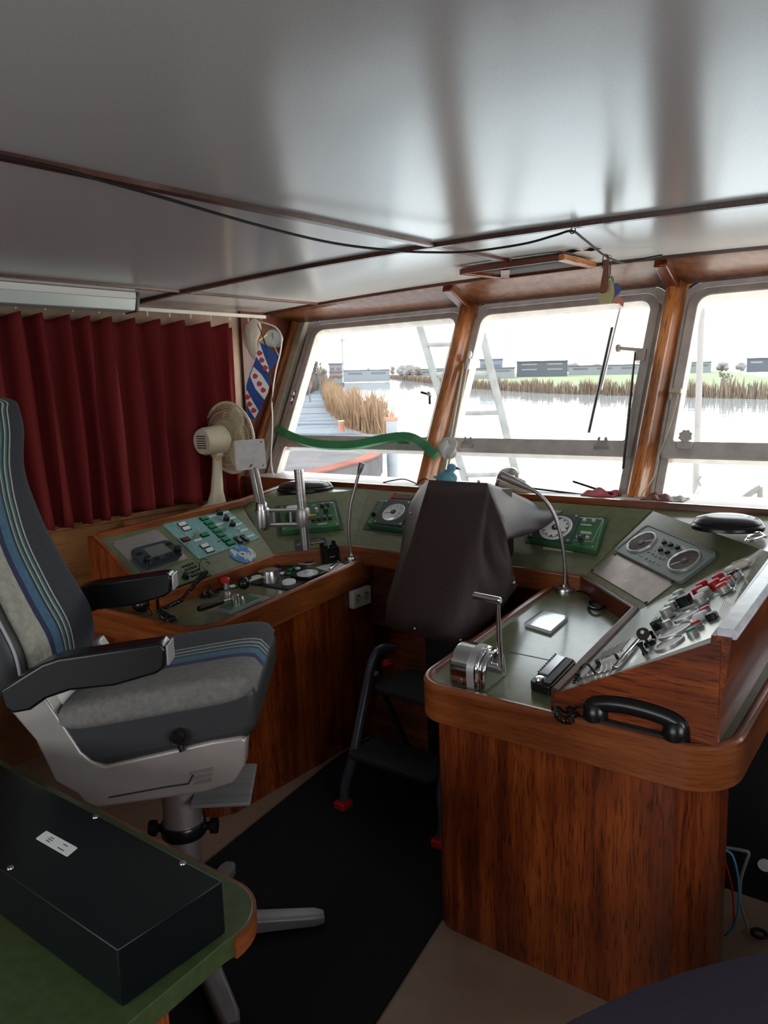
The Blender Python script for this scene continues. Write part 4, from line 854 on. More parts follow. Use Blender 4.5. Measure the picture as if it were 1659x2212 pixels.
# white handheld clipped at the outboard end
p = FA @ V((*onp(FA, *c7(1385, 640), .02), .012)); a = FA @ V((*onp(FA, *c7(1270, 680), .02), .012)); b = FA @ V((*onp(FA, *c7(1495, 600), .02), .012))
t = tf('white_handheld', 'white oval handheld switch lying at the outboard end of the button panel', 'handheld switch', fr((a+b)/2, b-a, FA.to_3x3().col[2].cross(b-a))); l = (b-a).length
MB().lathe([(.0001, -l/2), (.013, -l*.45), (.02, -l*.1), (.022, l*.3), (.014, l*.47), (.0001, l/2)], 20, Matrix.Rotation(PI/2, 4, 'Y') @ Matrix.Diagonal((.55, 1, 1, 1))).build('body', WHITEP, t); MB().box((0.01, 0, .012), (l*.5, .014, .006)).build('rocker', CREAM, t, bevel=.003)
# ================================================================ THINGS ON THE PORT COUNTER
SUP = V((0, 0, 1))
# rudder control plate
F = cfr(*c5(420, 380), *c5(890, 458)); t = tf('steering_control', 'black control plate with steel drum lever and coloured buttons on the left counter', 'control panel', F)
def cl(px, py, h=0.): p = L(t, cpt(px, py, h)); return p.x, p.y
q = [cl(*c5(a, b)) for a, b in ((420, 382), (890, 458), (1200, 305), (1000, 262), (760, 232))]; MB().prism(q, 0, .006).build('plate', BLKM, t, bevel=.001)
X, Y = cl(*c5(735, 385), .0); dr = MB().lathe([(.043, .006), (.043, .012), (.038, .05), (.036, .056), (.0001, .058)], 32, Matrix.Translation((X, Y, 0))).build('drum', STEEL, t)
X2, Y2 = cl(*c5(500, 400), .035); d = V((X2-X, Y2-Y, 0)).normalized()
MB().tube([V((X, Y, .034))+d*.036, V((X2, Y2, .038))], .0075, 12).build('lever_arm', STEEL, t); MB().ball((X2, Y2, .038), .027, 24).build('ball_knob', BLK, t)
X, Y = cl(*c5(885, 385), .01); MB().lathe([(.03, .006), (.03, .014), (.027, .018), (.0001, .018)], 28, Matrix.Translation((X, Y, 0))).build('round_cap', LABEL, t); X, Y = cl(*c5(612, 338), .01); MB().lathe([(.026, .006), (.026, .01), (.0001, .011)], 28, Matrix.Translation((X, Y, 0))).build('round_cap', LABEL, t)
q = [cl(*c5(a, b), .018) for a, b in ((892, 330), (1062, 352), (1196, 298), (1020, 268))]; MB().prism(q, .006, .02).build('indicator_base', BLK, t, bevel=.002)
X, Y = cl(*c5(1042, 304), .024); MB().lathe([(.046, .02), (.046, .024), (.0001, .025)], 36, Matrix.Translation((X, Y, 0))).build('rudder_dial', DIAL, t); MB().cyl((X, Y, .024), .012, .003, 18).build('dial_hub', SATIN, t)
for a, b, c in ((645, 292, YEL), (690, 272, DKRED), (735, 254, DKRED), (782, 238, DKRED), (797, 273, BLU), (845, 294, DKRED), (892, 275, GRN), (935, 260, GRN), (878, 308, GRN), (822, 305, LABEL), (962, 264, LABEL)):
    X, Y = cl(*c5(a, b), .014); box_btn(t, X, Y, .018, .018, c, 'push_button', .016)
# emergency stop
F = cfr(*c5(350, 440), *c5(445, 418)); t = tf('stop_button', 'red mushroom stop button on a small black plate', 'stop button', F)
MB().prism(rrect(-.045, -.03, .045, .03, .004), 0, .005).build('plate', BLK, t); MB().prism(rrect(.016, -.02, .04, .015, .002), .005, .007).build('label', LABEL, t)
MB().lathe([(.014, .005), (.014, .03)], 18).build('stem', STEEL, t); MB().lathe([(.016, .028), (.021, .032), (.022, .042), (.016, .049), (.0001, .051)], 26).build('mushroom_head', RED, t)
# twin toggle on black disc
F = cfr(*c5(210, 498), *c5(310, 478)); t = tf('toggle_base', 'round black base with one tall and one short toggle lever', 'switch', F)
MB().lathe([(.043, 0), (.043, .004), (.036, .008), (.0001, .008)], 32).build('disc', BLK, t)
MB().lathe([(.013, .006), (.006, .018), (.004, .04), (.006, .046), (.0001, .048)], 14, Matrix.Translation((.006, 0, 0))).build('tall_lever', BLK, t); MB().lathe([(.012, .006), (.007, .014), (.005, .024), (.0001, .028)], 14, Matrix.Translation((-.02, -.004, 0))).build('short_lever', BLK, t)
# engine lever on green plate
F = cfr(*c5(185, 632), *c5(380, 680)); t = tf('engine_lever', 'black handled lever on a green faced metal plate at the left counter edge', 'lever', F)
def cl(px, py, h=0.): p = L(t, cpt(px, py, h)); return p.x, p.y
MB().prism([cl(*c5(a, b)) for a, b in ((185, 634), (382, 680), (738, 518), (560, 488))], 0, .003).build('mount_plate', SHEET, t)
q = [cl(*c5(a, b), .02) for a, b in ((272, 600), (392, 632), (655, 518), (520, 490))]; MB().prism(soft(q, .01), .003, .02).build('case', GREYP, t, bevel=.002); MB().prism(inset(q, .9), .018, .0215).build('green_face', GBOX, t)
X, Y = cl(*c5(430, 560), .02); MB().cyl((X, Y, .02), .0165, .034, 24).build('hub', STEEL, t, bevel=.002)
for a, b in ((387, 530), (497, 562)): x_, y_ = cl(*c5(a, b), .02); MB().lathe([(.007, .02), (.007, .044), (.004, .05), (.0001, .051)], 14, Matrix.Translation((x_, y_, 0))).build('stop_post', STEEL, t)
X2, Y2 = cl(*c5(110, 615), .05); a, b = V((X, Y, .04)), V((X2, Y2, .05)); mdp = a.lerp(b, .42)
MB().tube([a, mdp], .0055, 10).build('lever_arm', STEEL, t); MB().tube([mdp-(b-a)*.1, mdp, b-(b-a)*.03, b], [.008, .011, .013, .009], 14).build('handle', BLK, t)
# monitor arm: pole, clamp, two links and a square plate
PB = cpt(663, 1215); PB.z = ctz(0, PB.y)
t = tf('monitor_arm', 'polished steel pole with a folding monitor arm and square mounting plate', 'monitor arm', PB)
top = L(t, fp(PB, 645, 1014)); MB().lathe([(.052, 0), (.052, .003), (.048, .006), (.0001, .006)], 36).build('flange', SATIN, t); MB().prism(rrect(-.0, -.03, .045, .01, .004), .006, .009).build('cable_slot', BLK, t)
MB().tube([(0, 0, .004), top], .0215, 28).build('pole', STEEL, t)
def tl(px, py, d=0.): p = fp(PB, px, py); return L(t, p+(EYE-p).normalized()*d)
cm = tl(*c3(512, 1585)); MB().lathe([(.03, -.042), (.034, -.03), (.035, 0), (.034, .03), (.03, .042)], 28, Matrix.Translation(cm)).build('clamp', GREYALU, t)
MB().tube([cm+L(t, PB)+V((.02, .0, 0)), cm+V((.055, .03, .003))], .012, 8).build('clamp_screw', BRASS, t)
j1 = tl(*c3(222, 1590), .04)
for dz in (-.033, .033): MB().tube([cm+V((0, 0, dz)), j1+V((0, 0, dz))], .012, 10, flat=.7).build('link', GREYALU, t, label=None)
for f in (.3, .72): p = cm.lerp(j1, f); MB().tube([p+V((0, 0, -.03)), p+V((0, 0, .03))], .007, 8).build('link_web', GREYALU, t)
MB().lathe([(.02, -.055), (.034, -.04), (.037, 0), (.034, .04), (.02, .052)], 28, Matrix.Translation(j1)).build('elbow', STEEL, t)
k1, k2 = tl(*c3(215, 1520), .05), tl(*c3(155, 1225), .07)
for s_ in (-.015, .015): MB().tube([k1+V((s_, 0, 0)), k1.lerp(k2, .5)+V((s_*1.1, 0, 0)), k2+V((s_, 0, 0))], .011, 10).build('upper_link', GREYALU, t)
MB().lathe([(.024, -.02), (.026, .02), (.02, .03)], 20, Matrix.Translation(k1)).build('upper_joint', STEEL, t)
pc = tl(*c3(135, 1135), .08); vv = L(t, EYE)-pc; vv.z = 0; vv.normalize(); MP = fr(pc, V((-vv.y, vv.x, 0)), V((0, 0, 1))) if True else None
MP = Matrix.Translation(pc) @ Matrix((V((-vv.y, vv.x, 0)), V((0, 0, 1)), vv)).transposed().to_4x4() @ Matrix.Rotation(.03, 4, 'Z')
pl_ = MB().prism(rrect(-.066, -.066, .066, .066, .008), -.004, 0, MP).build('mounting_plate', mottle('scratched_grey_plate', (.42, .39, .38), (.5, .47, .45), 30, .4, .3), t)
for x, y in ((.052, .052), (-.052, .052), (.052, -.052), (-.052, -.052), (.008, .006), (-.008, .006), (.008, -.008), (-.008, -.008)): MB().cyl((x, y, 0), .0032, .0012, 10, MP).build('hole', BLK if abs(x) > .02 and x > 0 else STEEL, pl_)
MB().tube([k2, MP @ V((0, -.05, -.02))], .018, 12).build('tilt_head', BLK, t)
# handset cradle
F = cfr(*c5(1245, 215), *c5(1310, 200)); t = tf('handset_cradle', 'empty black plastic handset cradle standing beside the steel pole', 'cradle', F)
q = rrect(-.04, -.024, .04, .024, .012); m = MB(); ring(m, q, inset(q, .86), 0, .075); m.build('cup', BLK, t, bevel=.002); MB().lohi((-.038, -.022, 0), (.038, .022, .01)).build('bottom', BLK, t); MB().prism([(-.036, .035), (.036, .035), (.04, .09), (.022, .098), (.018, .075), (-.018, .075), (-.022, .098), (-.04, .09)], .016, .023, Matrix(((1, 0, 0, 0), (0, 0, 1, 0), (0, 1, 0, 0), (0, 0, 0, 1)))).build('back_wall', BLK, t, bevel=.001)
MB().lohi((-.012, -.026, .03), (.012, -.0235, .034)).build('embossed_mark', GREYP, t); MB().tube([(0, .015, .06), (0, .008, .085)], [.005, .002], 8).build('contact_pin', GREYP, t)
# gooseneck microphone, port
def gooseneck(name, label, base_px, pts, head, rb_, rneck, rh, cols):
    B0 = cpt(*base_px); t = tf(name, label, 'microphone', fr(B0, (1, 0, 0), (0, 1, .1)))
    MB().lathe([(rb_, 0), (rb_, .012), (rb_*.9, .018), (rneck*2.2, .02), (rneck*2, .03)], 30).build('base', cols[0], t)
    P_ = [V((0, 0, .02))]+[L(t, fp(B0, *p)) for p in pts]; sp_ = smooth(P_, 14); m = MB(); n_ = len(sp_)
    m.tube(sp_, [rneck*(1+.10*(i % 2)) for i in range(n_)], 12); m.build('gooseneck', cols[1], t, angle=60)
    a, b = L(t, fp(B0, *head[0])), L(t, fp(B0, *head[1])); d = b-a
    MB().tube([a-d*.15, a, a+d*.15, a+d*.5, a+d*.52, a+d*.95, b], [rneck, rh*.6, rh*.8, rh, rh*1.08, rh*1.02, rh*.8], 20).build('microphone_head', cols[2], t)
    return t, a, b, d
GN = princ('gooseneck_metal', (.35, .31, .29), .32, .9); BMIC = princ('mic_grille', (.24, .22, .21), .45, .6)
gooseneck('gooseneck_microphone', 'slim grey gooseneck microphone standing on the left counter before the left window', c4(832, 945), [c4(825, 900), c4(818, 850), c4(803, 740), c4(806, 600), c4(822, 450), c4(852, 330), c4(875, 240), c4(890, 185)], (c4(893, 175), c4(922, 82)), .032, .0068, .0125, (STEEL, GN, BMIC))
# paper and pens
F = cfr(*c5(1110, 262), *c5(1230, 300)); t = tf('paper_slip', 'white slip of paper lying under a pen by the cradle', 'paper', F)
q = [(lambda p: (p.x, p.y))(L(t, cpt(*c5(a, b)))) for a, b in ((1110, 262), (1232, 300), (1385, 243), (1285, 212))]; MB().prism(q, .0005, .0018).build('sheet', LABEL, t)
a, b = cpt(*c5(1232, 275), .009), cpt(*c5(1312, 212), .009); t = tf('folding_knife', 'silver and black pocket tool lying across the paper slip', 'knife', fr(a, b-a, CN.cross(b-a))); l = (b-a).length
MB().tube([(0, 0, 0), (l*.12, 0, .001), (l*.9, 0, .001), (l, 0, 0)], [.005, .009, .01, .006], 12, flat=.7).build('body', STEEL, t); MB().lohi((l*.15, -.004, .005), (l*.85, .004, .009)).build('inlay', BLK, t)
a, b = cpt(*c5(1372, 243), .006), cpt(*c5(1530, 188), .006); t = tf('ballpoint_pen', 'blue and silver ballpoint pen lying along the counter edge', 'pen', fr(a, b-a, CN.cross(b-a))); l = (b-a).length
MB().tube([(0, 0, 0), (l*.06, 0, 0), (l*.5, 0, 0)], [.0015, .0045, .005], 10).build('grip', BLU, t); MB().tube([(l*.5, 0, 0), (l, 0, 0)], .0052, 10).build('barrel', CHROME, t)
# coiled cord and handset, port
def coil(path, r, turns_len, wr):
    pts = smooth(path, 30); out = []; s = 0.
    for i in range(len(pts)-1):
        d = pts[i+1]-pts[i]; k = max(1, int(d.length/turns_len*9)); tdir = d.normalized(); u = tdir.orthogonal().normalized(); 
        u = (V((0, 0, 1))-tdir*tdir.z).normalized() if abs(tdir.z) < .9 else u; w = tdir.cross(u)
        for j in range(k): f = j/k; a = s+d.length*f/turns_len*2*PI; out.append(pts[i]+d*f+u*(math.cos(a)*r)+w*(math.sin(a)*r))
        s += d.length/turns_len*2*PI
    return MB().tube(out, wr, 5)
a0 = FL @ V((*onp(FL, *c2(1000, 1055), .02), .03))
hp = [a0]+[at(*c2(x, y), pl=(B[0]+V((0, 0, h)), CN)) for x, y, h in ((930, 1110, .06), (870, 1185, .03), (800, 1265, .0), (710, 1310, -.03))]+[cpt(*c2(a, b), h) for a, b, h in ((640, 1345, .012), (650, 1400, .012), (700, 1435, .012), (750, 1425, .012), (720, 1405, .02), (670, 1375, .022), (640, 1360, .012))]
t = tf('telephone_handset', 'shiny black telephone handset with coiled cord on the left counter by the armrest', 'handset', cpt(*c2(470, 1340)))
coil([L(t, p) for p in hp], .008, .0075, .0022).build('coiled_cord', BLK, t)
MB().tube([L(t, p) for p in smooth([cpt(*c2(640, 1360), .012), cpt(*c2(590, 1365), .02), cpt(*c2(545, 1390), .01), cpt(*c2(560, 1375), .03), cpt(*c2(520, 1310), .035)], 6)], .003, 6).build('cord_end', BLK, t)
a, b = L(t, cpt(*c2(470, 1330), .02)), L(t, cpt(*c2(170, 1290), .03))
MB().ball(a+V((0, 0, .014)), .034, 22, sc=(1, 1, .95)).build('earpiece', BLK, t); MB().tube(smooth([a+V((0, 0, .02)), a.lerp(b, .3)+V((0, 0, .035)), a.lerp(b, .7)+V((0, 0, .035)), b], 5), .019, 12).build('grip', BLK, t); MB().ball(b, .034, 18).build('mouthpiece', BLK, t)
# speaker pucks on the flat corner tops
def puck(name, label, c, half_px, z, sy=.55):
    P0 = at(*c, z=z); e = at(c[0]+half_px, c[1], pl=faceplane(P0)); r = (e-P0).length; vw = V((P0.x, P0.y, 0)).normalized(); T = Matrix.Translation(P0) @ Matrix((V((vw.y, -vw.x, 0)), vw, V((0, 0, 1)))).transposed().to_4x4()
    t = tf(name, label, 'speaker', T); D = Matrix.Diagonal((1, sy, 1, 1))
    MB().lathe([(r, 0), (r*1.0, .012), (r*.96, .018), (r*.93, .020), (r*.94, .024), (r*.85, .036), (r*.55, .046), (.0001, .049)], 44, D).build('case', BLK, t)
    MB().lathe([(r*.42, .0), (r*.38, .004), (.0001, .005)], 30, Matrix.Translation((r*.38, 0, .039)) @ Matrix.Rotation(.08, 4, 'Y') @ Matrix.Diagonal((1.15, .8, 1, 1))).build('thumb_pad', BLKM, t)
    MB().lathe([(.014, 0), (.013, .002), (.0001, .002)], 20, Matrix.Translation((r*.45, -.01, .0445)) @ Matrix.Diagonal((1.3, .6, 1, 1))).build('badge', STEEL, t)
puck('oval_speaker', 'black oval domed case behind the steel pole under the left window', c4(415, 325), 61, 1.133, .8)
puck('oval_speaker', 'black oval domed case on the right corner top beside a steel shackle', (1571, 1142), 82, 1.137, .85)
# steel shackle
P0 = at(*c7(1550, 415), z=1.145); t = tf('shackle', 'small steel shackle lying right of the oval case', 'shackle', P0)
def zl(px, py, z=1.15): return L(t, at(px, py, z=z))
MB().tube(smooth([zl(*c7(1600, 390)), zl(*c7(1500, 395)), zl(*c7(1465, 425)), zl(*c7(1490, 440)), zl(*c7(1620, 400))], 8), .0042, 8).build('bow', CHROME, t)
MB().tube([zl(*c7(1590, 372)), zl(*c7(1640, 405))], .005, 8).build('pin', CHROME, t); MB().tube([zl(*c7(1545, 370)), zl(*c7(1580, 365), 1.156), zl(*c7(1600, 385))], .004, 8).build('swivel', CHROME, t)
# ================================================================ THINGS ON THE STARBOARD COUNTER
t, a, b, d = gooseneck('gooseneck_microphone', 'grey gooseneck microphone bent over the brown cover on the right counter', c6(1328, 985), [c6(1330, 940), c6(1330, 820), c6(1310, 650), c6(1268, 480), c6(1210, 365), c6(1140, 290), c6(1085, 255)], (c6(1075, 250), c6(868, 150)), .037, .0068, .0145, (STEEL, GN, BMIC))
# black curled strap
P0 = cpt(*c8(780, 160)); t = tf('key_strap', 'black curled strap ring lying at the back of the right counter', 'strap', P0)
MB().tube([L(t, cpt(*c8(a, b), h)) for a, b, h in ((680, 88, .008), (710, 90, .012), (735, 110, .016), (750, 135, .02), (770, 145, .012))], .004, 6).build('cord', BLK, t)
MB().tube([L(t, cpt(780+0, 160))*0+L(t, cpt(*c8(780+42*math.cos(k*PI/10), 158+22*math.sin(k*PI/10)), .008+.006*math.sin(k*PI/10))) for k in range(20)], .0055, 8, closed=True).build('ring', BLK, t); MB().tube([L(t, cpt(*c8(735, 165), .005)), L(t, cpt(*c8(805, 178), .005))], .005, 6).build('buckle', BLK, t)
# spiral notepad
C = [c6(1042, 1215), c6(1225, 1272), c6(1348, 1165), c6(1175, 1125)]; F = fr(cpt(*C[0]), cpt(*C[1])-cpt(*C[0]), CN.cross(cpt(*C[1])-cpt(*C[0]))); t = tf('notepad', 'small spiral notepad with a shiny cover lying on the right counter', 'notepad', F)
q = [(lambda p: (p.x, p.y))(L(t, cpt(*p, .012))) for p in C]; MB().prism(q, .001, .011).build('pages', LABEL, t); MB().prism(q, .011, .0125).build('cover', princ('glossy_pale_cover', (.5, .55, .6), .06, 0, .6), t)
m = MB()
for k in range(17):
    p = V(q[0]).lerp(V(q[3]), (k+.5)/17); p = V((p.x, p.y, .006)); m.tube([p+V((.006*math.cos(j*PI/5), 0, .008*math.sin(j*PI/5))) for j in range(10)], .0007, 4, closed=True)
m.build('spiral', INK, t)['kind'] = 'stuff'
# engine telegraph, chrome
C0 = cpt(1040, 1470); F = fr(C0, (1, .0, 0), (0, 1, .1)); t = tf('throttle_lever', 'polished chrome throttle housing with an upright T handled lever on the right counter', 'throttle', F)
prof = [(-.068, 0), (-.067, .035)]+[(-.066*math.cos(a), .05+.06*math.sin(a)) for a in [PI*i/12 for i in range(13)]]+[(.067, .035), (.068, 0)]
YZ = Matrix(((0, 0, 1, 0), (1, 0, 0, 0), (0, 1, 0, 0), (0, 0, 0, 1)))
MB().prism(prof, -.068, .03, YZ).build('housing', CHROME, t, bevel=.008, seg=4); MB().prism([(a*1.01, b*1.01) for a, b in prof], -.008, .016, YZ).build('satin_band', SATIN, t)
MB().prism([(a*.92, b*.93) for a, b in prof], .03, .05, YZ).build('side_housing', CHROME, t, bevel=.006, seg=3)
piv = V((.058, 0, .05)); tp_ = L(t, at(*c6(888, 1032), x=(F @ piv).x+.012)); MB().cyl((0, 0, 0), .014, .022, 18, Matrix.Translation((.05, 0, .05)) @ Matrix.Rotation(PI/2, 4, 'Y')).build('pivot', CHROME, t)
tp_ = V((.066, tp_.y*.3, tp_.z)); MB().tube([piv+V((.008, 0, 0)), tp_], [.0085, .0065], 12).build('lever_rod', CHROME, t)
hd = L(t, at(*c6(668, 972), y=(F @ tp_).y)); hd = V((min(hd.x, tp_.x-.06), hd.y, tp_.z+.003)); MB().tube([tp_+V((.01, 0, 0)), tp_+V((.006, 0, .0)), hd+V((.004, 0, 0)), hd], [.007, .0105, .0105, .007], 14).build('t_handle', CHROME, t)
MB().cyl((0, 0, 0), .008, .003, 12, Matrix.Translation((-.03, -.0665, .022)) @ Matrix.Rotation(PI/2, 4, 'X')).build('face_screw', STEEL, t)
# black handheld with paper pad
C = [c8(438, 600), c8(548, 632), c8(680, 492), c8(575, 455)]; F = fr(cpt(*C[0]), cpt(*C[1])-cpt(*C[0]), CN.cross(cpt(*C[1])-cpt(*C[0]))); t = tf('desk_calculator', 'black ribbed handheld unit with a spiral edge lying beside the coiled cord', 'handheld unit', F)
q = [(lambda p: (p.x, p.y))(L(t, cpt(*p, .0))) for p in C]; MB().prism(soft(q, .012), .001, .03).build('case', BLK, t, bevel=.004, seg=3)
def qp(u, v): a, b, c, d = [V(p) for p in q]; p = (a.lerp(b, u)).lerp(d.lerp(c, u), v); return p.x, p.y
MB().prism([qp(.1, .3), qp(.5, .3), qp(.5, .95), qp(.1, .95)], .03, .034).build('glossy_cover', princ('glossy_grey', (.3, .33, .38), .08, 0, .6), t); 
for u in (.6, .72, .84): MB().tube([(*qp(u, .05), .03), (*qp(u, .95), .03)], .006, 8).build('rib', BLK, t)
MB().lathe([(.014, .03), (.012, .036), (.0001, .037)], 20, Matrix.Translation((*qp(.3, .14), 0))).build('dial_knob', STEEL, t)
for k in range(10): MB().ball((*qp(.05, .3+k*.07), .034), .0035, 8).build('spiral_loop', BLK, t)
# coiled cord + handset, starboard
t = tf('telephone_handset', 'large black telephone handset lying behind the front rim of the right console', 'handset', cpt(*c8(950, 765)))
hp = [FA @ V((*onp(FA, *c8(778, 515), .01), .01)), FA @ V((*onp(FA, *c8(745, 478), .03), .04)), cpt(*c8(700, 480), .09), cpt(*c8(690, 520), .08)]
MB().tube([L(t, p) for p in smooth(hp, 8)], .0035, 6).build('cord_end', BLK, t)
hp = [cpt(*c8(690, 520), .08), cpt(*c8(668, 590), .05), cpt(*c8(640, 640), .03), cpt(*c8(600, 670), .014), cpt(*c8(580, 720), .012), cpt(*c8(620, 750), .012), cpt(*c8(660, 740), .012), cpt(*c8(650, 700), .02), cpt(*c8(620, 660), .02)]
coil([L(t, p) for p in hp], .0095, .008, .0026).build('coiled_cord', BLK, t)
a, b = L(t, cpt(*c8(778, 762), .0)), L(t, cpt(*c8(1188, 862), .0))
MB().tube(smooth([a+V((-.012, 0, .03)), a+V((.0, .0, .05)), a.lerp(b, .3)+V((0, 0, .064)), a.lerp(b, .7)+V((0, 0, .064)), b+V((0, 0, .052)), b+V((.012, 0, .026))], 7), [.018]+[.023]*34+[.018], 14).build('grip', BLK, t)
for e, nm in ((a, 'earpiece'), (b, 'mouthpiece')): MB().lathe([(.03, .0), (.034, .01), (.033, .03), (.026, .052), (.012, .064), (.0001, .066)], 24, Matrix.Translation(e+V((0, 0, .002)))).build(nm, BLK, t)
MB().prism(rrect(-.1, -.025, .1, .025, .015), 0, .02, Matrix.Translation(a.lerp(b, .5)) @ Matrix.Rotation(math.atan2((b-a).y, (b-a).x), 4, 'Z')).build('rest', BLKM, t, bevel=.004)
MB().tube([L(t, p) for p in smooth([cpt(*c8(655, 690), .03), cpt(*c8(690, 680), .045), cpt(*c8(725, 690), .04)], 5)], .0035, 6).build('cord_sleeve', BLK, t)
P0 = cpt(*c8(1310, 840)); t = tf('round_pot', 'dark brown rounded pot behind the handset in the corner of the right counter', 'pot', P0); MB().lathe([(.034, 0), (.034, .03), (.028, .045), (.0001, .05)], 26).build('pot_body', princ('brown_cap', (.03, .014, .01), .3), t)
P0 = cpt(*c8(1275, 870)); t = tf('rubber_ring', 'thin red ring lying in the front corner of the right counter', 'ring', fr(P0, (1, 0, 0), (0, 1, .1))); MB().tube([(.027*math.cos(k*PI/16), .03*math.sin(k*PI/16), .003) for k in range(32)], .0025, 6, closed=True).build('band', RED, t)
a, b = cpt(*c8(335, 400)), cpt(*c8(705, 476)); d = b-a; MB().lohi((0, -.0015, 0), (d.length, .0015, .0008), fr(a, d, CN.cross(d))).build('counter_seam', BLKM, console)
# ================================================================ ON THE LEDGE
LZ = 1.158
P0 = at(966, 1045, y=3.24); P0.z = LZ; t = tf('toy_bird', 'small blue toy bird with a dark beak perched behind the brown cover', 'toy bird', Matrix.Translation(P0) @ Matrix.Rotation(.4, 4, 'Z'))
BL2 = princ('bird_blue', (.09, .27, .36), .5); m = MB(); m.ball((0, 0, .035), 1, 20, sc=(.052, .034, .034)); m.tube(smooth([(-.01, 0, .04), (.012, 0, .06), (.02, 0, .078)], 5), [.03]+[.026]*6+[.02]*3+[.02], 14); m.ball((.024, 0, .086), 1, 18, sc=(.024, .02, .02)); m.build('body', BL2, t)
MB().lathe([(.0001, .03), (.004, .015), (.009, 0)], 12, Matrix.Translation((.042, 0, .084)) @ Matrix.Rotation(PI/2+.25, 4, 'Y')).build('beak', BLK, t); MB().ball((.034, -.017, .09), .0028, 8).build('eye', INK, t); MB().prism([(-.065, -.01), (-.04, -.016), (-.04, .016), (-.065, .01)], .035, .045).build('tail', BL2, t)
MB().ball((.004, -.016, .032), 1, 14, sc=(.036, .02, .028)).build('wing', princ('bird_wing', (.16, .36, .45), .5), t)
def rest(px, py, y=3.22, z=LZ): p = at(px, py, y=y); p.z = z; return p
def cloth(name, label, mat, pts, h=.018, y0=3.2, y1=3.3, cat='cloth'):
    P0 = rest(*pts[0], y0); t = tf(name, label, cat, P0); xa, xb = L(t, rest(*pts[0], y0)).x, L(t, rest(*pts[-1], y0)).x; rnd = random.Random(len(name)+int(pts[0][0]))
    ph = [rnd.random()*6 for _ in range(6)]
    def f(u, v): x = xa+(xb-xa)*u; e = math.sin(PI*u)**.5*math.sin(PI*v)**.5 if 0 < u < 1 and 0 < v < 1 else 0; return (x, (v-.3)*(y1-y0)+.01*math.sin(9*u+ph[0]), .001+h*e*(.55+.3*math.sin(11*u+ph[1]+4*v)+.25*math.sin(7*v+ph[2]+6*u)))
    MB().grid(f, 40, 16).build('cloth', mat, t, solid=.003, angle=180); return t
cloth('red_cloth', 'crumpled red cloth lying on the ledge below the middle window', mottle('faded_red_cloth', (.4, .05, .06), (.5, .14, .16), 18, .85), [(1259, 1078), (1330, 1084)], .042)
cloth('brown_strap', 'flat brown leather strap lying on the ledge right of the window post', mottle('brown_leather', (.1, .03, .025), (.22, .08, .07), 20, .5), [(1390, 1083), (1448, 1090)], .028)
cloth('white_rag', 'small pale rag lying on the ledge under the right window', mottle('pale_rag', (.42, .4, .4), (.55, .52, .5), 20, .85), [(1440, 1091), (1478, 1096)], .016)
def stick(name, label, a, b, za, zb, r, mat, cat='brush'):
    A, B_ = at(*a, y=3.24), at(*b, y=3.22); t = tf(name, label, cat, A); MB().tube([(0, 0, 0), L(t, B_)], r, 8).build('handle', mat, t); return t, L(t, B_)
t, e = stick('window_brush', 'black brush handle leaning against the middle window beside the red cloth', (1238, 1040), (1360, 1080), 0, 0, .005, BLKM); MB().lohi((e.x-.09, e.y-.015, e.z-.012), (e.x+.01, e.y+.015, e.z+.01)).build('brush_head', BLKM, t, bevel=.004)
t, e = stick('thin_rod', 'thin black rod lying along the ledge left of the red cloth', (1150, 1055), (1262, 1069), 0, 0, .004, BLKM, 'rod')
# hand microphone and pale tube behind the cover
P0 = at(1098, 1033, y=3.2); t = tf('hand_microphone', 'big grey hand microphone lying on the ledge behind the gooseneck', 'microphone', P0)
MB().ball((0, 0, 0), 1, 22, Matrix.Rotation(-.5, 4, 'Y'), sc=(.062, .045, .05)).build('head', STEEL, t); MB().tube([(.02, 0, -.015), (.075, -.0, -.03)], [.03, .024], 16).build('body', BMIC, t); MB().prism(rrect(-.03, -.02, .07, .02, .01), -.072, -.03).build('stand', BMIC, t, bevel=.003)
A = at(*c6(845, 208), y=3.12); B_ = at(*c6(1120, 292), y=3.17); t = tf('pale_tube', 'cream tube with dark cap lying against the hand microphone', 'tube', A)
MB().tube([(0, 0, 0), L(t, B_)*.15, L(t, B_)*.5, L(t, B_)], [.014, .016, .018, .008], 14).build('tube', CREAM, t); MB().tube([L(t, B_)*-.03, L(t, B_)*.06], .017, 14).build('cap', BMIC, t)
# wires on the ledge
t = tf('ledge_wire', 'thin black wire arching over the ledge at the left window post', 'wire', rest(830, 1050)); MB().tube([L(t, p) for p in smooth([rest(828, 1048, 3.2), at(848, 1038, y=3.2), at(872, 1035, y=3.2), at(893, 1042, y=3.2), rest(902, 1055, 3.2), at(905, 1040, y=3.2), at(918, 1034, y=3.2), at(930, 1042, y=3.2)], 6)], .003, 6).build('wire', BLKM, t)
# cream string hanging from the right window latch
t = tf('cream_string', 'cream string hanging from the latch of the right window to the ledge', 'string', wp(0, 0)*0+(FW @ wp(1465, 852, .03)))
MB().tube([L(t, FW @ wp(*p, h)) for p, h in (((1465, 852), .03), ((1452, 905), .03), ((1440, 940), .03), ((1428, 972), .03), ((1422, 985), .035), ((1420, 1005), .04), ((1412, 1030), .05), ((1400, 1050), .06), ((1388, 1065), .09))]+[L(t, rest(*p)) for p in ((1384, 1077), (1378, 1082), (1368, 1076), (1362, 1075))], .0032, 6).build('string', CREAM, t)
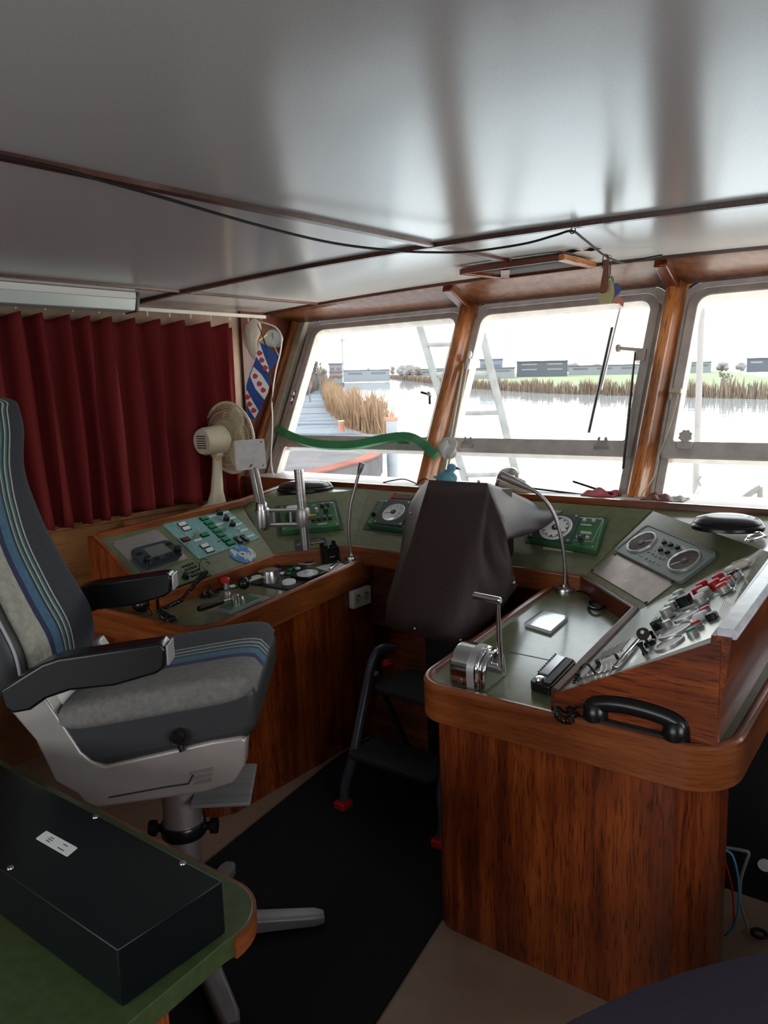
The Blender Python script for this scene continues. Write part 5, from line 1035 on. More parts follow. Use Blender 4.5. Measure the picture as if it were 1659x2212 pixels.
# crumpled white rag tied on the window stay
P0 = FW @ wp(965, 968, .07); t = tf('tied_rag', 'crumpled white rag tied to the stay of the middle window', 'rag', P0); rnd = random.Random(4)
def f(u, v):
    th, ph_ = 2*PI*u, PI*v; r = .038*(1+.25*math.sin(3*th+2*v)+.2*math.sin(5*th+7*v)+.18*math.sin(9*v+th)); return (r*1.45*math.sin(ph_)*math.cos(th), r*.6*math.sin(ph_)*math.sin(th), r*1.0*math.cos(ph_))
MB().grid(f, 40, 24, True).build('cloth', mottle('white_rag_cloth', (.5, .46, .42), (.68, .66, .64), 14, .85), t, angle=180)
# green flexible strip
GST = mottle('green_rubber', (.03, .2, .08), (.05, .27, .11), 9, .5)
path = smooth([wp(*p, h) for p, h in (((598, 926), .03), ((630, 942), .05), ((668, 955), .055), ((715, 961), .055), ((765, 960), .055), ((815, 950), .055), ((860, 943), .055), ((888, 945), .065), ((912, 958), .10), ((940, 984), .125))], 8)
t = tf('green_strip', 'curved green rubber strip lying along the rail of the left window', 'strip', FW @ path[0])
MB().sweep([(-.023, -.02), (.023, -.02), (.023, .008), (-.023, .008)], [L(t, FW @ p) for p in path], up=V((0, -.8955, .4451))).build('strip', GST, t, bevel=.002)
# ================================================================ DRAPED COVER OVER THE WHEEL PEDESTAL
COV = mottle('brown_canvas', (.024, .013, .0125), (.036, .02, .019), 120, .55, b=.1, bd=.0004)
P0 = V((-1.66, 2.6, 0)); t = tf('draped_cover', 'dark brown canvas cover draped over the wheel stand between the consoles', 'cover', P0)
def g(px, py, y): return L(t, at(px, py, y=y))
K = {'A': g(927, 1037, 2.6), 'B': g(1052, 1044, 2.6), 'A2': g(916, 1045, 2.78), 'C1': g(900, 1062, 2.78), 'C2': g(877, 1112, 2.84), 'D1': g(899, 1118, 2.62), 'D2': g(891, 1150, 2.56), 'E1': g(864, 1205, 2.52), 'E2': g(880, 1200, 2.44), 'F': g(834, 1354, 2.28), 'F2': g(836, 1300, 2.4),
     'm1': g(985, 1041, 2.6), 'm2': g(975, 1180, 2.41), 'm3': g(930, 1378, 2.26), 'r1': g(1035, 1150, 2.44), 'r2': g(1028, 1185, 2.37), 'r3': g(1032, 1300, 2.3), 's1': g(1050, 1160, 2.5), 's2': g(1068, 1230, 2.5), 'G': g(1001, 1400, 2.3), 'G2': g(1070, 1330, 2.4),
     'H1': g(1060, 1075, 2.57), 'H2': g(1078, 1115, 2.54), 'H3': g(1094, 1165, 2.5), 'I': g(1111, 1245, 2.5), 'I2': g(1117, 1266, 2.52), 'I3': g(1108, 1285, 2.55),
     'J1': g(1091, 1057, 2.85), 'J2': g(1122, 1072, 2.95), 'J3': g(1148, 1083, 3.0), 'J4': g(1170, 1103, 3.0), 'J5': g(1216, 1104, 2.98), 'J6': g(1194, 1125, 2.9), 'J7': g(1170, 1143, 2.85), 'J8': g(1145, 1153, 2.78), 'J9': g(1117, 1161, 2.65), 'k1': g(1110, 1100, 2.78), 'k2': g(1145, 1118, 2.86)}
nm = list(K); ix = {k: i for i, k in enumerate(nm)}
T_ = '''A m1 m2 E2|A E2 D2|A D2 D1|m1 B r1 m2|E2 m2 m3 F|m2 r1 r2|m2 r2 r3 m3|r3 G m3|B H1 s1 r1|r1 s1 s2 r2|r2 s2 r3|r3 s2 I G2|r3 G2 G|H1 H2 s1|H2 H3 s2 s1|H3 I s2|I I2 G2|B J1 k1 H1|J1 J2 k1|J2 J3 k2 k1|J3 J4 k2|J4 J5 J6 k2|k2 J6 J7|k2 J7 J8 k1|k1 J8 J9 H2|k1 H2 H1|H2 J9 H3|A D1 C1 A2|C1 D1 C2|D1 D2 E1 C2|D2 E2 E1|E2 F F2 E1'''
MB().add([K[k] for k in nm], [tuple(ix[k] for k in s.split()) for s in T_.split('|')]).build('canvas', COV, t, angle=180, sub=2)
cvo = [o for o in COL.objects if o.name == 'canvas'][-1]; at_ = cvo.data.attributes.new('crease_edge', 'FLOAT', 'EDGE')
CRE = {frozenset((ix[a], ix[b])): w for a, b, w in [(*q.split('-'), float(w)) for w, L2 in ((.9, 'A-m1 m1-B A-A2 B-J1 E2-F F-F2 F2-E1 F-m3 m3-G G-G2 G2-I I-H3 A-E2 J1-J2 J2-J3 J3-J4 J4-J5 J5-J6 J6-J7 J7-J8 J8-J9 J9-H3'), (.55, 'B-H1 H1-H2 H2-H3 B-r1 A-D1 D1-D2 D2-E2 A2-C1')) for q in L2.split()]}
cvo.modifiers['sub'].boundary_smooth = 'PRESERVE_CORNERS'; av_ = cvo.data.attributes.new('crease_vert', 'FLOAT', 'POINT')
for k_ in 'A B A2 F G J5 C2 E1 F2 I J4'.split(): av_.data[ix[k_]].value = .95
for e in cvo.data.edges:
    w = CRE.get(frozenset(e.vertices))
    if w: at_.data[e.index].value = w
q_ = cvo.modifiers.new('solid', 'SOLIDIFY'); q_.thickness = .005; q_.offset = 0
bk = [K['A']+V((0, .03, -.01)), K['B']+V((0, .03, -.01))]
MB().add([(-.16, -.17, .75), (.14, -.17, .75), (.10, .0, 1.24), (-.11, .0, 1.24), (-.16, .2, .75), (.14, .2, .75), (.10, .25, 1.22), (-.11, .25, 1.22)], [(0, 1, 2, 3), (5, 4, 7, 6), (3, 2, 6, 7), (0, 3, 7, 4), (2, 1, 5, 6), (1, 0, 4, 5)]).build('covered_stand', COV, t)
for p, yy_ in (((896, 1358), 2.27), ((995, 1383), 2.28), ((887, 1110), 2.62), ((1110, 1259), 2.49), ((1034, 1040), 2.6)): MB().ball(g(*p, yy_-.008), .006, 12).build('press_stud', STEEL, t)
MB().lohi((-.1, -.1, 0), (.08, .1, .76)).build('pedestal', BLKM, t)
# ================================================================ STEP STOOL
t = tf('step_stool', 'dark grey folding two-step stool with red feet standing between the consoles', 'step stool', V((-1.74, 2.35, 0)))
SG = princ('stool_grey', (.09, .1, .13), .28, .4); ST = mottle('step_tread', (.02, .024, .028), (.032, .037, .042), 60, .6)
for s_ in (-1, 1):
    fx = -1.962 if s_ < 0 else -1.5; lx = L(t, V((fx, 0, 0))).x; ux = lx+s_*-.02
    pts = smooth([(lx, -.15, .02), (lx, -.135, .1), (ux, -.11, .2), (ux, -.03, .4), (ux, .04, .56), (ux+.01, .09, .595), (ux+.03, .14, .58)], 5)
    MB().tube(pts, .019, 12, flat=.8).build('front_leg', SG, t); MB().lohi((lx-.026, -.185, 0), (lx+.026, -.125, .035)).build('foot', RED, t, bevel=.006)
    MB().tube([(ux, .05, .5), (ux, .3, .02)], .014, 10).build('rear_leg', SG, t); MB().lohi((ux-.02, .28, 0), (ux+.02, .33, .03)).build('foot', RED, t, bevel=.005)
MB().prism(rrect(-.2, -.15, .2, .04, .03), .215, .24).build('lower_step', ST, t, bevel=.006); MB().prism(rrect(-.19, .0, .19, .26, .04), .44, .465).build('upper_step', ST, t, bevel=.006)
MB().lohi((-.03, .17, .465), (.03, .185, .471)).build('red_latch', RED, t, bevel=.002); MB().tube([(-.2, .14, .5), (-.215, .15, .52)], .025, 12).build('red_hinge_cap', RED, t)
# double socket
t = tf('wall_socket', 'white double power socket on the inner side of the left console', 'socket', Matrix.Translation((-2.291, 2.724, .697)) @ Matrix(((0, 0, 1, 0), (1, 0, 0, 0), (0, 1, 0, 0), (0, 0, 0, 1))))
MB().prism(rrect(-.065, -.043, .065, .043, .008), 0, .028).build('case', WHITEP, t, bevel=.004)
for x in (-.03, .03):
    MB().lathe([(.021, .0285), (.019, .029), (.018, .022), (.0001, .022)], 26, Matrix.Translation((x, 0, 0))).build('socket_well', CREAM, t)
    for y in (-.008, .008): MB().cyl((x+y, .0, .0215), .0028, .002, 10).build('pin_hole', INK, t)
    MB().lohi((x-.006, .013, .022), (x+.006, .018, .029)).build('earth_clip', BLK, t)
# ================================================================ FLOOR MAT
CARP = mottle('black_carpet', (.004, .005, .0065), (.009, .01, .012), 300, .95, b=.4, bd=.002)
t = tag(MB().prism([(-1.19, .3), (-1.19, 1.42), (-1.275, 1.86), (-1.275, 2.9), (-2.27, 2.9), (-2.27, 2.52), (-2.13, 1.70), (-2.0, .9), (-1.9, .3)], .001, .009).build('floor_mat', CARP), 'black carpet runner lying on the floor between the consoles', 'mat')
# ================================================================ HELM CHAIR
HB = V((-1.79, 1.37, 0)); CF = V((.77, .637, 0)).normalized(); CS = V((.637, -.77, 0)).normalized()
HM = Matrix((CF, -CS, V((0, 0, 1)))).transposed().to_4x4(); HM.translation = HB                # x forward, y to chair's left (far), z up
t = tf('helm_chair', 'grey helm chair with blue and cream stripes on a silver swivel frame', 'chair', HM)
def side(px, py, s): w = -CS; p = at(px, py, pl=(HB+CS*s, CS)); q = L(t, p); return q.x, q.z
XZ = lambda s: Matrix(((1, 0, 0, 0), (0, 0, 1, -s), (0, 1, 0, 0), (0, 0, 0, 1)))           # prism plane x,z ; extruded along y about -s
def fabric(name, near, axis_y=True):
    m = princ(name, (.06, .065, .075), .95, sheen=.05); tc_ = nn(m, 'ShaderNodeTexCoord'); sx_ = nn(m, 'ShaderNodeSeparateXYZ'); lk(m, tc_.outputs['Object'], sx_.inputs[0])
    mr = nn(m, 'ShaderNodeMapRange'); mr.inputs['From Min'].default_value = .25; mr.inputs['From Max'].default_value = -.25; lk(m, sx_.outputs['Y'], mr.inputs[0])
    dk, cr_, te, bl, nv = (.022, .026, .036), (.42, .43, .36), (.05, .16, .17), (.05, .13, .24), (.018, .022, .07)
    seq = [(0, dk), (.40, cr_), (.415, dk), (.44, te), (.46, cr_), (.475, dk), (.50, te), (.52, cr_), (.535, dk), (.56, bl), (.59, te), (.61, bl), (.66, nv), (.72, near)]
    r = ramp(m, mr.outputs[0], seq); r.color_ramp.interpolation = 'CONSTANT'
    n = noise(m, 60, (1, 1, 1), 3); mx = nn(m, 'ShaderNodeMix', data_type='RGBA', blend_type='MULTIPLY'); mx.inputs[0].default_value = .5; r2 = ramp(m, n.outputs[0], [(.3, (.6, .6, .6)), (.7, (1.25, 1.25, 1.25))])
    lk(m, r.outputs[0], mx.inputs[6]); lk(m, r2.outputs[0], mx.inputs[7]); base(m, mx.outputs[2]); bump(m, n.outputs[0], .2, .001); return m
FSEAT = fabric('striped_seat_fabric', (.155, .15, .14)); FBACK = fabric('striped_back_fabric', (.36, .36, .3)); SHELL = princ('chair_shell', (.03, .031, .033), .45); PIPE = princ('grey_piping', (.35, .36, .37), .6)
# seat: shell + cushion, tipped up at the front
def shell(name, prof, y0, y1, mat, bev, parent=t, **k): return MB().prism(prof, y0, y1, Matrix(((1, 0, 0, 0), (0, 0, 1, 0), (0, 1, 0, 0), (0, 0, 0, 1)))).build(name, mat, parent, bevel=bev, seg=4, **k)
shell('seat_shell', [(-.30, .70), (-.2, .695), (.19, .758), (.222, .79), (.228, .90), (.2, .905), (-.29, .84)], -.245, .235, SHELL, .03)
m = MB()
def sf(u, v):
    # superellipse cushion section: u along the chair, v around
    a = 2*PI*v; x = -.30+.525*u; zc = .845+.14*(x+.3); e = 1-(2*u-1)**8; e = max(e, 0)**.5
    cy, sz = math.cos(a), math.sin(a); y = .255*(.88+.12*e)*math.copysign(abs(cy)**.35, cy); hh = (.052 if sz > 0 else .05)*e; z = zc-.012+hh*math.copysign(abs(sz)**.6, sz)-.012*(1-(y/.25)**2)*e
    return (x, y-.005, z)
m.grid(lambda v, u: sf(u, v), 48, 24, True); k = len(m.v)-48; m.f += [tuple(range(48))[::-1], tuple(range(k, k+48))]; m.mi += [0, 0]; m.build('seat_cushion', FSEAT, t, angle=80, fix=True)
# backrest from headrest to lumbar
secs = [((36, 868), .10), ((48, 885), .135), ((58, 930), .15), ((57, 990), .15), ((63, 1030), .155), ((78, 1075), .175), ((110, 1150), .205), ((160, 1240), .225), ((198, 1305), .235), ((210, 1360), .235), ((207, 1405), .225)]
rows = []
for (p, w) in secs: x, z = side(*p, -w); rows.append((x, z, w))
rows = [(rows[0][0]-.035, rows[0][1]+.012, .05)]+rows
def bsec(r, th, wk=1.):
    x, z, w = r; out = []; nr = .84 if wk == 1. else 1.
    for i in range(24):
        a = 2*PI*i/24; c, s_ = math.cos(a), math.sin(a); y = w*wk*math.copysign(abs(s_)**.5, s_); y *= nr if y < 0 else 1; d = -th/2+th/2*math.copysign(abs(c)**.55, c)
        out.append((x+d+(.012*(abs(y)/w)**2 if c > 0 else 0)-.006, y, z-d*.35))
    return out
def loft(name, mat, th, off, wk):
    m = MB(); n_ = len(rows); fine = smooth([V(r) for r in rows], 5)
    vs = []
    for i, r in enumerate(fine): e = min(1, (i+1)/6)**.5*min(1, (len(fine)-i)/5)**.5; vs += [(x+off, y, z) for x, y, z in bsec(r, th*e, wk)]
    K_ = len(fine); fs = [(i*24+j, i*24+(j+1) % 24, (i+1)*24+(j+1) % 24, (i+1)*24+j) for i in range(K_-1) for j in range(24)]+[tuple(range(24))[::-1], tuple((K_-1)*24+j for j in range(24))]
    m.add(vs, fs); return m.build(name, mat, t, angle=80, fix=True)
loft('back_cushion', FBACK, .05, 0, 1.); loft('back_shell', SHELL, .12, -.028, 1.025)
for s_ in (-1, 1): MB().tube([(r[0]-.04, s_*r[2]*1.01, r[1]+.01) for r in smooth([V(q) for q in rows[1:]], 4)], .004, 6).build('piping', PIPE, t)
# L-shaped frame sides
SILV = mottle('silver_plastic', (.33, .30, .28), (.38, .35, .33), 8, .33, .35)
fpts = [side(*p, .25) for p in [(19, 1534), (45, 1512), (91, 1500), (143, 1576), (175, 1625), (198, 1644), (225, 1656), (456, 1602), (522, 1592), (533, 1600), (529, 1655), (505, 1693), (443, 1713), (211, 1747), (185, 1738), (165, 1716), (118, 1690), (76, 1600)]]
shell('frame_side', fpts, -.25, -.19, SILV, .012); fr2 = shell('frame_side', fpts, .19, .25, SILV, .012)
shell('frame_cross', [side(*p, .25) for p in [(165, 1716), (211, 1745), (443, 1712), (505, 1690), (500, 1665), (215, 1705), (120, 1640), (60, 1560), (25, 1545)]], -.19, .19, SILV, .01)
lg = [[(975, 775), (1092, 750), (1090, 768), (970, 792)], [(985, 800), (1087, 780), (1085, 796), (978, 818)], [(1005, 824), (1085, 806), (1082, 824), (990, 840)]]
cg = crop(0, 1340, .422)
for q in lg: shell('embossed_bar', [side(*cg(a, b), .25) for a, b in q], -.2525, -.249, princ('emboss_grey', (.17, .155, .15), .5), 0)
MB().tube([(x, -.251, z) for x, z in [side(*cg(a, b), .25) for a, b in ((560, 905), (860, 850), (965, 835), (990, 790))]], .0025, 6).build('embossed_line', SHELL, t)
# armrests
ap = [side(*p, .33) for p in [(4, 1488), (14, 1525), (34, 1537), (70, 1530), (105, 1505), (155, 1488), (250, 1478), (340, 1452), (358, 1440), (361, 1400), (349, 1386), (130, 1418), (95, 1430), (55, 1455)]]
shell('armrest', ap, -.345, -.275, BLK, .007); MB().box((ap[9][0]+.002, -.31, (ap[8][1]+ap[10][1])/2), (.006, .062, .05)).build('armrest_cap', princ('worn_cap', (.3, .28, .28), .4), t, bevel=.002)
MB().cyl((0, 0, 0), .034, .03, 26, Matrix.Translation((ap[2][0]+.01, -.25, ap[2][1]+.036)) @ Matrix.Rotation(-PI/2, 4, 'X')).build('arm_pivot', BLK, t)
ap2 = [(x-.125, z+.03) for x, z in ap]; shell('armrest', ap2, .275, .345, BLK, .007); MB().box((ap2[9][0]+.002, .31, (ap2[8][1]+ap2[10][1])/2), (.006, .062, .05)).build('armrest_cap', SATIN, t, bevel=.002)
# knob, footrest, pedestal, star base
x, z = side(386, 1588, .25); KN = Matrix.Translation((x, -.245, z)) @ Matrix.Rotation(PI/2, 4, 'X')
MB().lathe([(.012, 0), (.02, .006), (.021, .022), (.014, .03), (.0001, .031)], 22, KN).build('adjuster_knob', BLK, t); MB().tube([(x, -.255, z-.01), (x+.008, -.258, z-.04)], .008, 8).build('adjuster_stem', BLK, t)
MB().prism([(-.02, -.10), (.15, -.10), (.14, .14), (-.02, .14)], -.006, .006, Matrix.Translation((.015, .0, .50))).build('footrest', mottle('ribbed_grey', (.17, .17, .17), (.22, .22, .22), 30, .5, sc=(.1, 1, 1)), t, bevel=.004)
px_, py_ = -.05, .0
MB().lathe([(.058, .37), (.058, .40), (.056, .42), (.056, .60)], 36, Matrix.Translation((px_, py_, 0))).build('upper_tube', GREYALU, t)
MB().lathe([(.046, .06), (.046, .40)], 36, Matrix.Translation((px_, py_, 0))).build('lower_tube', GREYALU, t)
MB().lathe([(.063, .365), (.066, .37), (.066, .40), (.063, .405)], 36, Matrix.Translation((px_, py_, 0))).build('clamp_ring', BLK, t)
for s_ in (-1, 1): MB().lathe([(.012, 0), (.012, .015), (.024, .02), (.024, .04), (.0001, .044)], 8, Matrix.Translation((px_+.0, py_, .385)) @ Matrix.Rotation(s_*PI/2, 4, 'Y') @ Matrix.Translation((0, 0, .06))).build('clamp_knob', BLK, t)
BASEM = mottle('base_grey_enamel', (.24, .24, .25), (.3, .3, .31), 8, .4, .3); hub = V((px_, py_, 0)); MB().lathe([(.07, .03), (.07, .06), (.052, .08)], 30, Matrix.Translation(hub)).build('base_hub', BASEM, t)
a0_ = math.atan2(CF.y, CF.x)
for k, dg in enumerate((48, 120, 192, 264, 336)):
    a = math.radians(dg)-a0_; T = Matrix.Translation(hub) @ Matrix.Rotation(a, 4, 'Z'); R_ = .40 if dg in (48, 336) else .36
    m = MB(); vs = []
    for u, w, zt, zb in ((.04, .045, .085, .03), (.10, .036, .08, .03), (.22, .03, .068, .025), (R_-.03, .028, .052, .018), (R_, .018, .044, .018)): vs += [(u, -w, zb), (u, -w, zt-.008), (u, -w*.7, zt), (u, w*.7, zt), (u, w, zt-.008), (u, w, zb)]
    fs = [(i*6+j, i*6+(j+1) % 6, (i+1)*6+(j+1) % 6, (i+1)*6+j) for i in range(4) for j in range(6)]+[tuple(range(6))[::-1], tuple(24+j for j in range(6))]
    m.add(vs, fs, T).build('base_leg', BASEM, t, fix=True, bevel=.003); MB().cyl((R_-.03, 0, 0), .016, .016, 14, T).build('glide', BLK, t)
# ================================================================ CHART DESK AND BLACK BOX
DGR = mottle('desk_green_laminate', (.04, .062, .022), (.055, .08, .03), 40, .35); t = thing('chart_desk', 'green topped desk with rounded wooden corner in the left foreground', 'desk')
pd = [(-3.2, -.3), (-1.0, -.3)]+[(-.985, .5)]+arc(-1.12, .825, .11, -10, 95, 10)+[(-3.2, .94)]
MB().prism(pd, .66, .70).build('desk_top', DGR, t, bevel=.002)
MB().sweep([(-.001, -.041), (.006, -.041), (.006, -.001), (-.001, -.001)], [V((x, y, .70)) for x, y in arc(-1.12, .825, .11, 0, 95, 10)+[(-1.6, .936)]]).build('edge_band', RIM, t)
MB().lohi((-3.1, -.3, 0), (-1.185, .80, .66)).build('cabinet', wood('orange_panel', 2, (.14, .028, .006), (.36, .085, .016), (.55, .17, .035), .35), t)
t = thing('electronics_box', 'flat black metal equipment case with white sticker lying on the desk', 'equipment case', V((-1.46, .72, .701)))
BOXM = princ('black_case_metal', (.004, .0065, .008), .3, .2); MB().lohi((-.53, -.107, 0), (.432, .104, .1)).build('case', BOXM, t, bevel=.0025, seg=2)
def bl(px, py): p = at(px, py, z=.801)-V((-1.46, .72, .701)); return p.x, p.y
screws(t, [bl(206, 1765), bl(395, 1865), bl(22, 1875)], .0065, STEEL, .1)
q = [bl(*p) for p in ((77, 1812), (145, 1851), (168, 1832), (100, 1795))]; st = MB().prism(soft(q, .003), .1, .1008).build('sticker', LABEL, t)
for u, v, w in ((.3, .7, .2), (.3, .5, .25), (.3, .3, .2), (.72, .75, .35), (.72, .3, .25)):
    p = mid([q[0], q[1], q[2], q[3]], u, v); an = math.atan2(q[1][1]-q[0][1], q[1][0]-q[0][0]); MB().lohi((-w*.03, -.0008, 0), (w*.03, .0008, .0003), Matrix.Translation((p.x, p.y, .1008)) @ Matrix.Rotation(an, 4, 'Z')).build('printed_line', INK, st)
# ================================================================ NEAR STOOL SEAT (lower right)
z = .62; p1, p2, p3 = at(1240, 2212, z=z), at(1430, 2122, z=z), at(1659, 2058, z=z)
ax, ay, bx, by, cx_, cy_ = p1.x, p1.y, p2.x, p2.y, p3.x, p3.y; D_ = 2*(ax*(by-cy_)+bx*(cy_-ay)+cx_*(ay-by))
ux_ = ((ax*ax+ay*ay)*(by-cy_)+(bx*bx+by*by)*(cy_-ay)+(cx_*cx_+cy_*cy_)*(ay-by))/D_; uy_ = ((ax*ax+ay*ay)*(cx_-bx)+(bx*bx+by*by)*(ax-cx_)+(cx_*cx_+cy_*cy_)*(bx-ax))/D_; R_ = math.hypot(ax-ux_, ay-uy_)
print('stool circle', ux_, uy_, R_)
PUR = mottle('purple_wool', (.018, .012, .026), (.03, .02, .04), 260, .95, b=.4, bd=.001); t = tf('visitor_stool', 'dark purple upholstered seat edge in the lower right corner', 'stool', V((ux_, uy_, 0)))
R_ *= 1.02; MB().lathe([(R_*.93, z-.075), (R_, z-.05), (R_*1.0, z-.02), (R_*.93, z+.002), (R_*.5, z+.012), (.0001, z+.014)], 64).build('cushion', PUR, t); MB().cyl((0, 0, 0), .03, z-.07, 16).build('stem', BLKM, t); MB().lathe([(.2, 0), (.2, .02), (.03, .05)], 30).build('base', BLKM, t)
# ================================================================ PORT SIDE: curtain, rail, lamp, fan, flag
VEL = princ('red_velvet', (.15, .0065, .006), .85, sheen=.12); VEL.node_tree.nodes['Principled BSDF'].inputs['Sheen Tint'].default_value = (.9, .12, .09, 1); VEL.node_tree.nodes['Principled BSDF'].inputs['Sheen Roughness'].default_value = .35
t = tf('velvet_curtain', 'long dark red velvet curtain hanging in folds along the left wall', 'curtain', V((-3.4, 1.2, 1.06)))
rnd = random.Random(11); folds = []; y = 0.
while y < 2.0: w = rnd.uniform(.10, .17); folds.append((y, w, rnd.uniform(.7, 1.15), rnd.uniform(-.04, .04))); y += w
def cur(u, v):
    yy = u*1.92
    k = max(i for i in range(len(folds)) if folds[i][0] <= yy+1e-6); y0, w, am, sl = folds[k]; f = (yy-y0)/w
    s_ = 1-abs(math.sin(PI*f))**.62; dep = .14*am*s_*(.7+.35*(1-v))-.06
    hgt = .955-.022*(abs(math.sin(PI*f))**1.2); z_ = v*hgt+(.012*math.sin(7*yy+am*5) if v < .001 else 0)
    lean = sl*(1-v)*.6*s_+.02*(1-v)*math.sin(3*yy); return (dep-.02+.012*math.sin(5*v+k*2)*s_, yy+lean*1.0, z_)
MB().grid(cur, 420, 26).build('cloth', VEL, t, solid=.003, angle=180)
t = thing('curtain_rail', 'white curtain rail along the top of the red curtain', 'curtain rail', V((-3.41, 2.2, 2.055))); MB().lohi((-.012, -1.4, -.006), (.012, 1.12, .012)).build('rail', WHITEP, t, bevel=.002)
for k in range(15): MB().tube([(0, -.9+k*.135, -.006), (0, -.9+k*.135, -.028)], .003, 6).build('glider', WHITEP, t)
MB().tube([(0, 1.09+.008*math.cos(a), -.018+.008*math.sin(a)) for a in [k*PI/6 for k in range(12)]], .002, 5, closed=True).build('end_ring', STEEL, t)
# fluorescent lamp
t = tf('fluorescent_lamp', 'long grey fluorescent lamp with black end cap under the ceiling at the left', 'lamp', V((-3.33, 2.37, 2.118)))
DIFF = princ('ribbed_diffuser', (.5, .55, .52), .25, 0, .3); q = [(-.05, 0), (.06, 0), (.06, -.03), (.045, -.085), (-.04, -.09), (-.05, -.03)]
YX = Matrix(((1, 0, 0, 0), (0, 0, 1, 0), (0, 1, 0, 0), (0, 0, 0, 1)))
MB().prism(q[:3]+[q[5]], -1.25, -.012, YX).build('housing', WHITEP, t, bevel=.003); MB().prism([(-.05, -.03), (.06, -.03), (.045, -.083), (-.04, -.088)], -1.25, -.012, YX).build('diffuser', DIFF, t, bevel=.004); MB().prism([(a*1.08, b*1.03) for a, b in q], -.012, .004, YX).build('end_cap', DGREY, t, bevel=.003)
# fan
c1 = crop(0, 560, .3858); FP0 = at(455, 1096, z=1.032); t = tf('desk_fan', 'old cream desk fan seen from behind standing before the red curtain', 'fan', FP0); IV = mottle('yellowed_plastic', (.52, .45, .31), (.62, .55, .4), 6, .4); MESH = princ('cream_wire', (.5, .42, .28), .45)
def fl(px, py, d=0.): p = fp(FP0, px, py); return L(t, p+(EYE-p).normalized()*d)
vw = L(t, EYE)-L(t, FP0); vw.z = 0; vw.normalize(); rt = V((-vw.y, vw.x, 0))          # rt = picture right
ax = (vw*math.cos(math.radians(50))-rt*math.sin(math.radians(50))+V((0, 0, -.04))).normalized()  # towards the motor
cc = fl(*c1(1283, 1000)); u_ = ax.cross(V((0, 0, 1))).normalized(); w_ = u_.cross(ax); CM = Matrix((u_, w_, ax)).transposed().to_4x4(); CM.translation = cc
Rf = .188; m = MB()
for k in range(84):
    a = 2*PI*k/84; tw_ = .35
    for sg, d0 in ((1, .035), (-1, -.055)):
        pts = []
        for j in range(7): r = .045+(Rf-.045)*j/6; zz = d0*(1-(j/6)**4)*1.0+sg*.004; aa = a+sg*tw_*(1-j/6); pts.append((r*math.cos(aa), r*math.sin(aa), zz))
        m.tube(pts, .0014, 3, CM)
m.build('wire_guard', MESH, t)['kind'] = 'stuff'
for sg, d0 in ((1, .035), (-1, -.055)):
    for j in (2, 4): r = .045+(Rf-.045)*j/6; MB().tube([(r*math.cos(k*PI/24), r*math.sin(k*PI/24), d0*(1-(j/6)**4)) for k in range(48)], .0018, 5, CM, closed=True).build('guard_ring', MESH, t)
MB().tube([(Rf*math.cos(k*PI/32), Rf*math.sin(k*PI/32), 0) for k in range(64)], .007, 8, CM, closed=True).build('rim', IV, t)
MB().lathe([(.05, -.058), (.05, -.05), (.0001, -.05)], 24, CM).build('front_badge', IV, t)
for k in range(3):
    a0 = 2*PI*k/3
    def bf(u, v, a0=a0): r = .03+.13*v; a = a0+(u-.5)*1.15*(.6+.5*math.sin(PI*v)); q = CM @ V((r*math.cos(a), r*math.sin(a), -.012+.022*(u-.5))); return tuple(q)
    MB().grid(bf, 8, 6).build('blade', princ('blade_plastic', (.55, .52, .4), .3), t, solid=.002, angle=180)
MB().lathe([(.05, .03), (.055, .04), (.074, .055), (.078, .06), (.074, .07), (.072, .17), (.064, .188), (.0001, .19)], 32, CM).build('motor_housing', IV, t)
gr = MB()
for k in range(6): gr.lohi((-.035, -.034+k*.012, .1885), (.035, -.029+k*.012, .1905), CM)
gr.build('vent_grille', DGREY, t)
nk = CM @ V((0, -.05, .09)); bt = V((nk.x*.6, nk.y*.6, 0))
MB().box((0, 0, -.02), (.05, .05, .04), Matrix.Translation(nk)).build('tilt_bracket', IV, t, bevel=.008)
m = MB(); vs = []
for f_, w, d_ in ((0, .085, .075), (.04, .08, .07), (.1, .05, .05), (.3, .034, .034), (.7, .026, .026), (.95, .024, .022), (1.0, .02, .018)):
    p = bt.lerp(nk+V((0, 0, -.02)), f_); vs += [tuple(p+rt*(w*math.cos(2*PI*k/16))+vw*(d_*math.sin(2*PI*k/16))) for k in range(16)]
m.add(vs, [(i*16+j, i*16+(j+1) % 16, (i+1)*16+(j+1) % 16, (i+1)*16+j) for i in range(6) for j in range(16)]+[tuple(range(16))[::-1], tuple(96+j for j in range(16))]).build('stand', IV, t, fix=True)
MB().cyl((0, 0, -.01), .014, .02, 14, Matrix.Translation(nk+vw*.024+V((0, 0, -.045))) @ Matrix((rt, V((0, 0, 1)), vw)).transposed().to_4x4()).build('pivot_screw', BRASS, t)
MB().tube([L(t, at(*p, z=1.036)) for p in ((450, 1098), (425, 1098), (400, 1108), (385, 1112))], .003, 6).build('cord', CREAM, t)
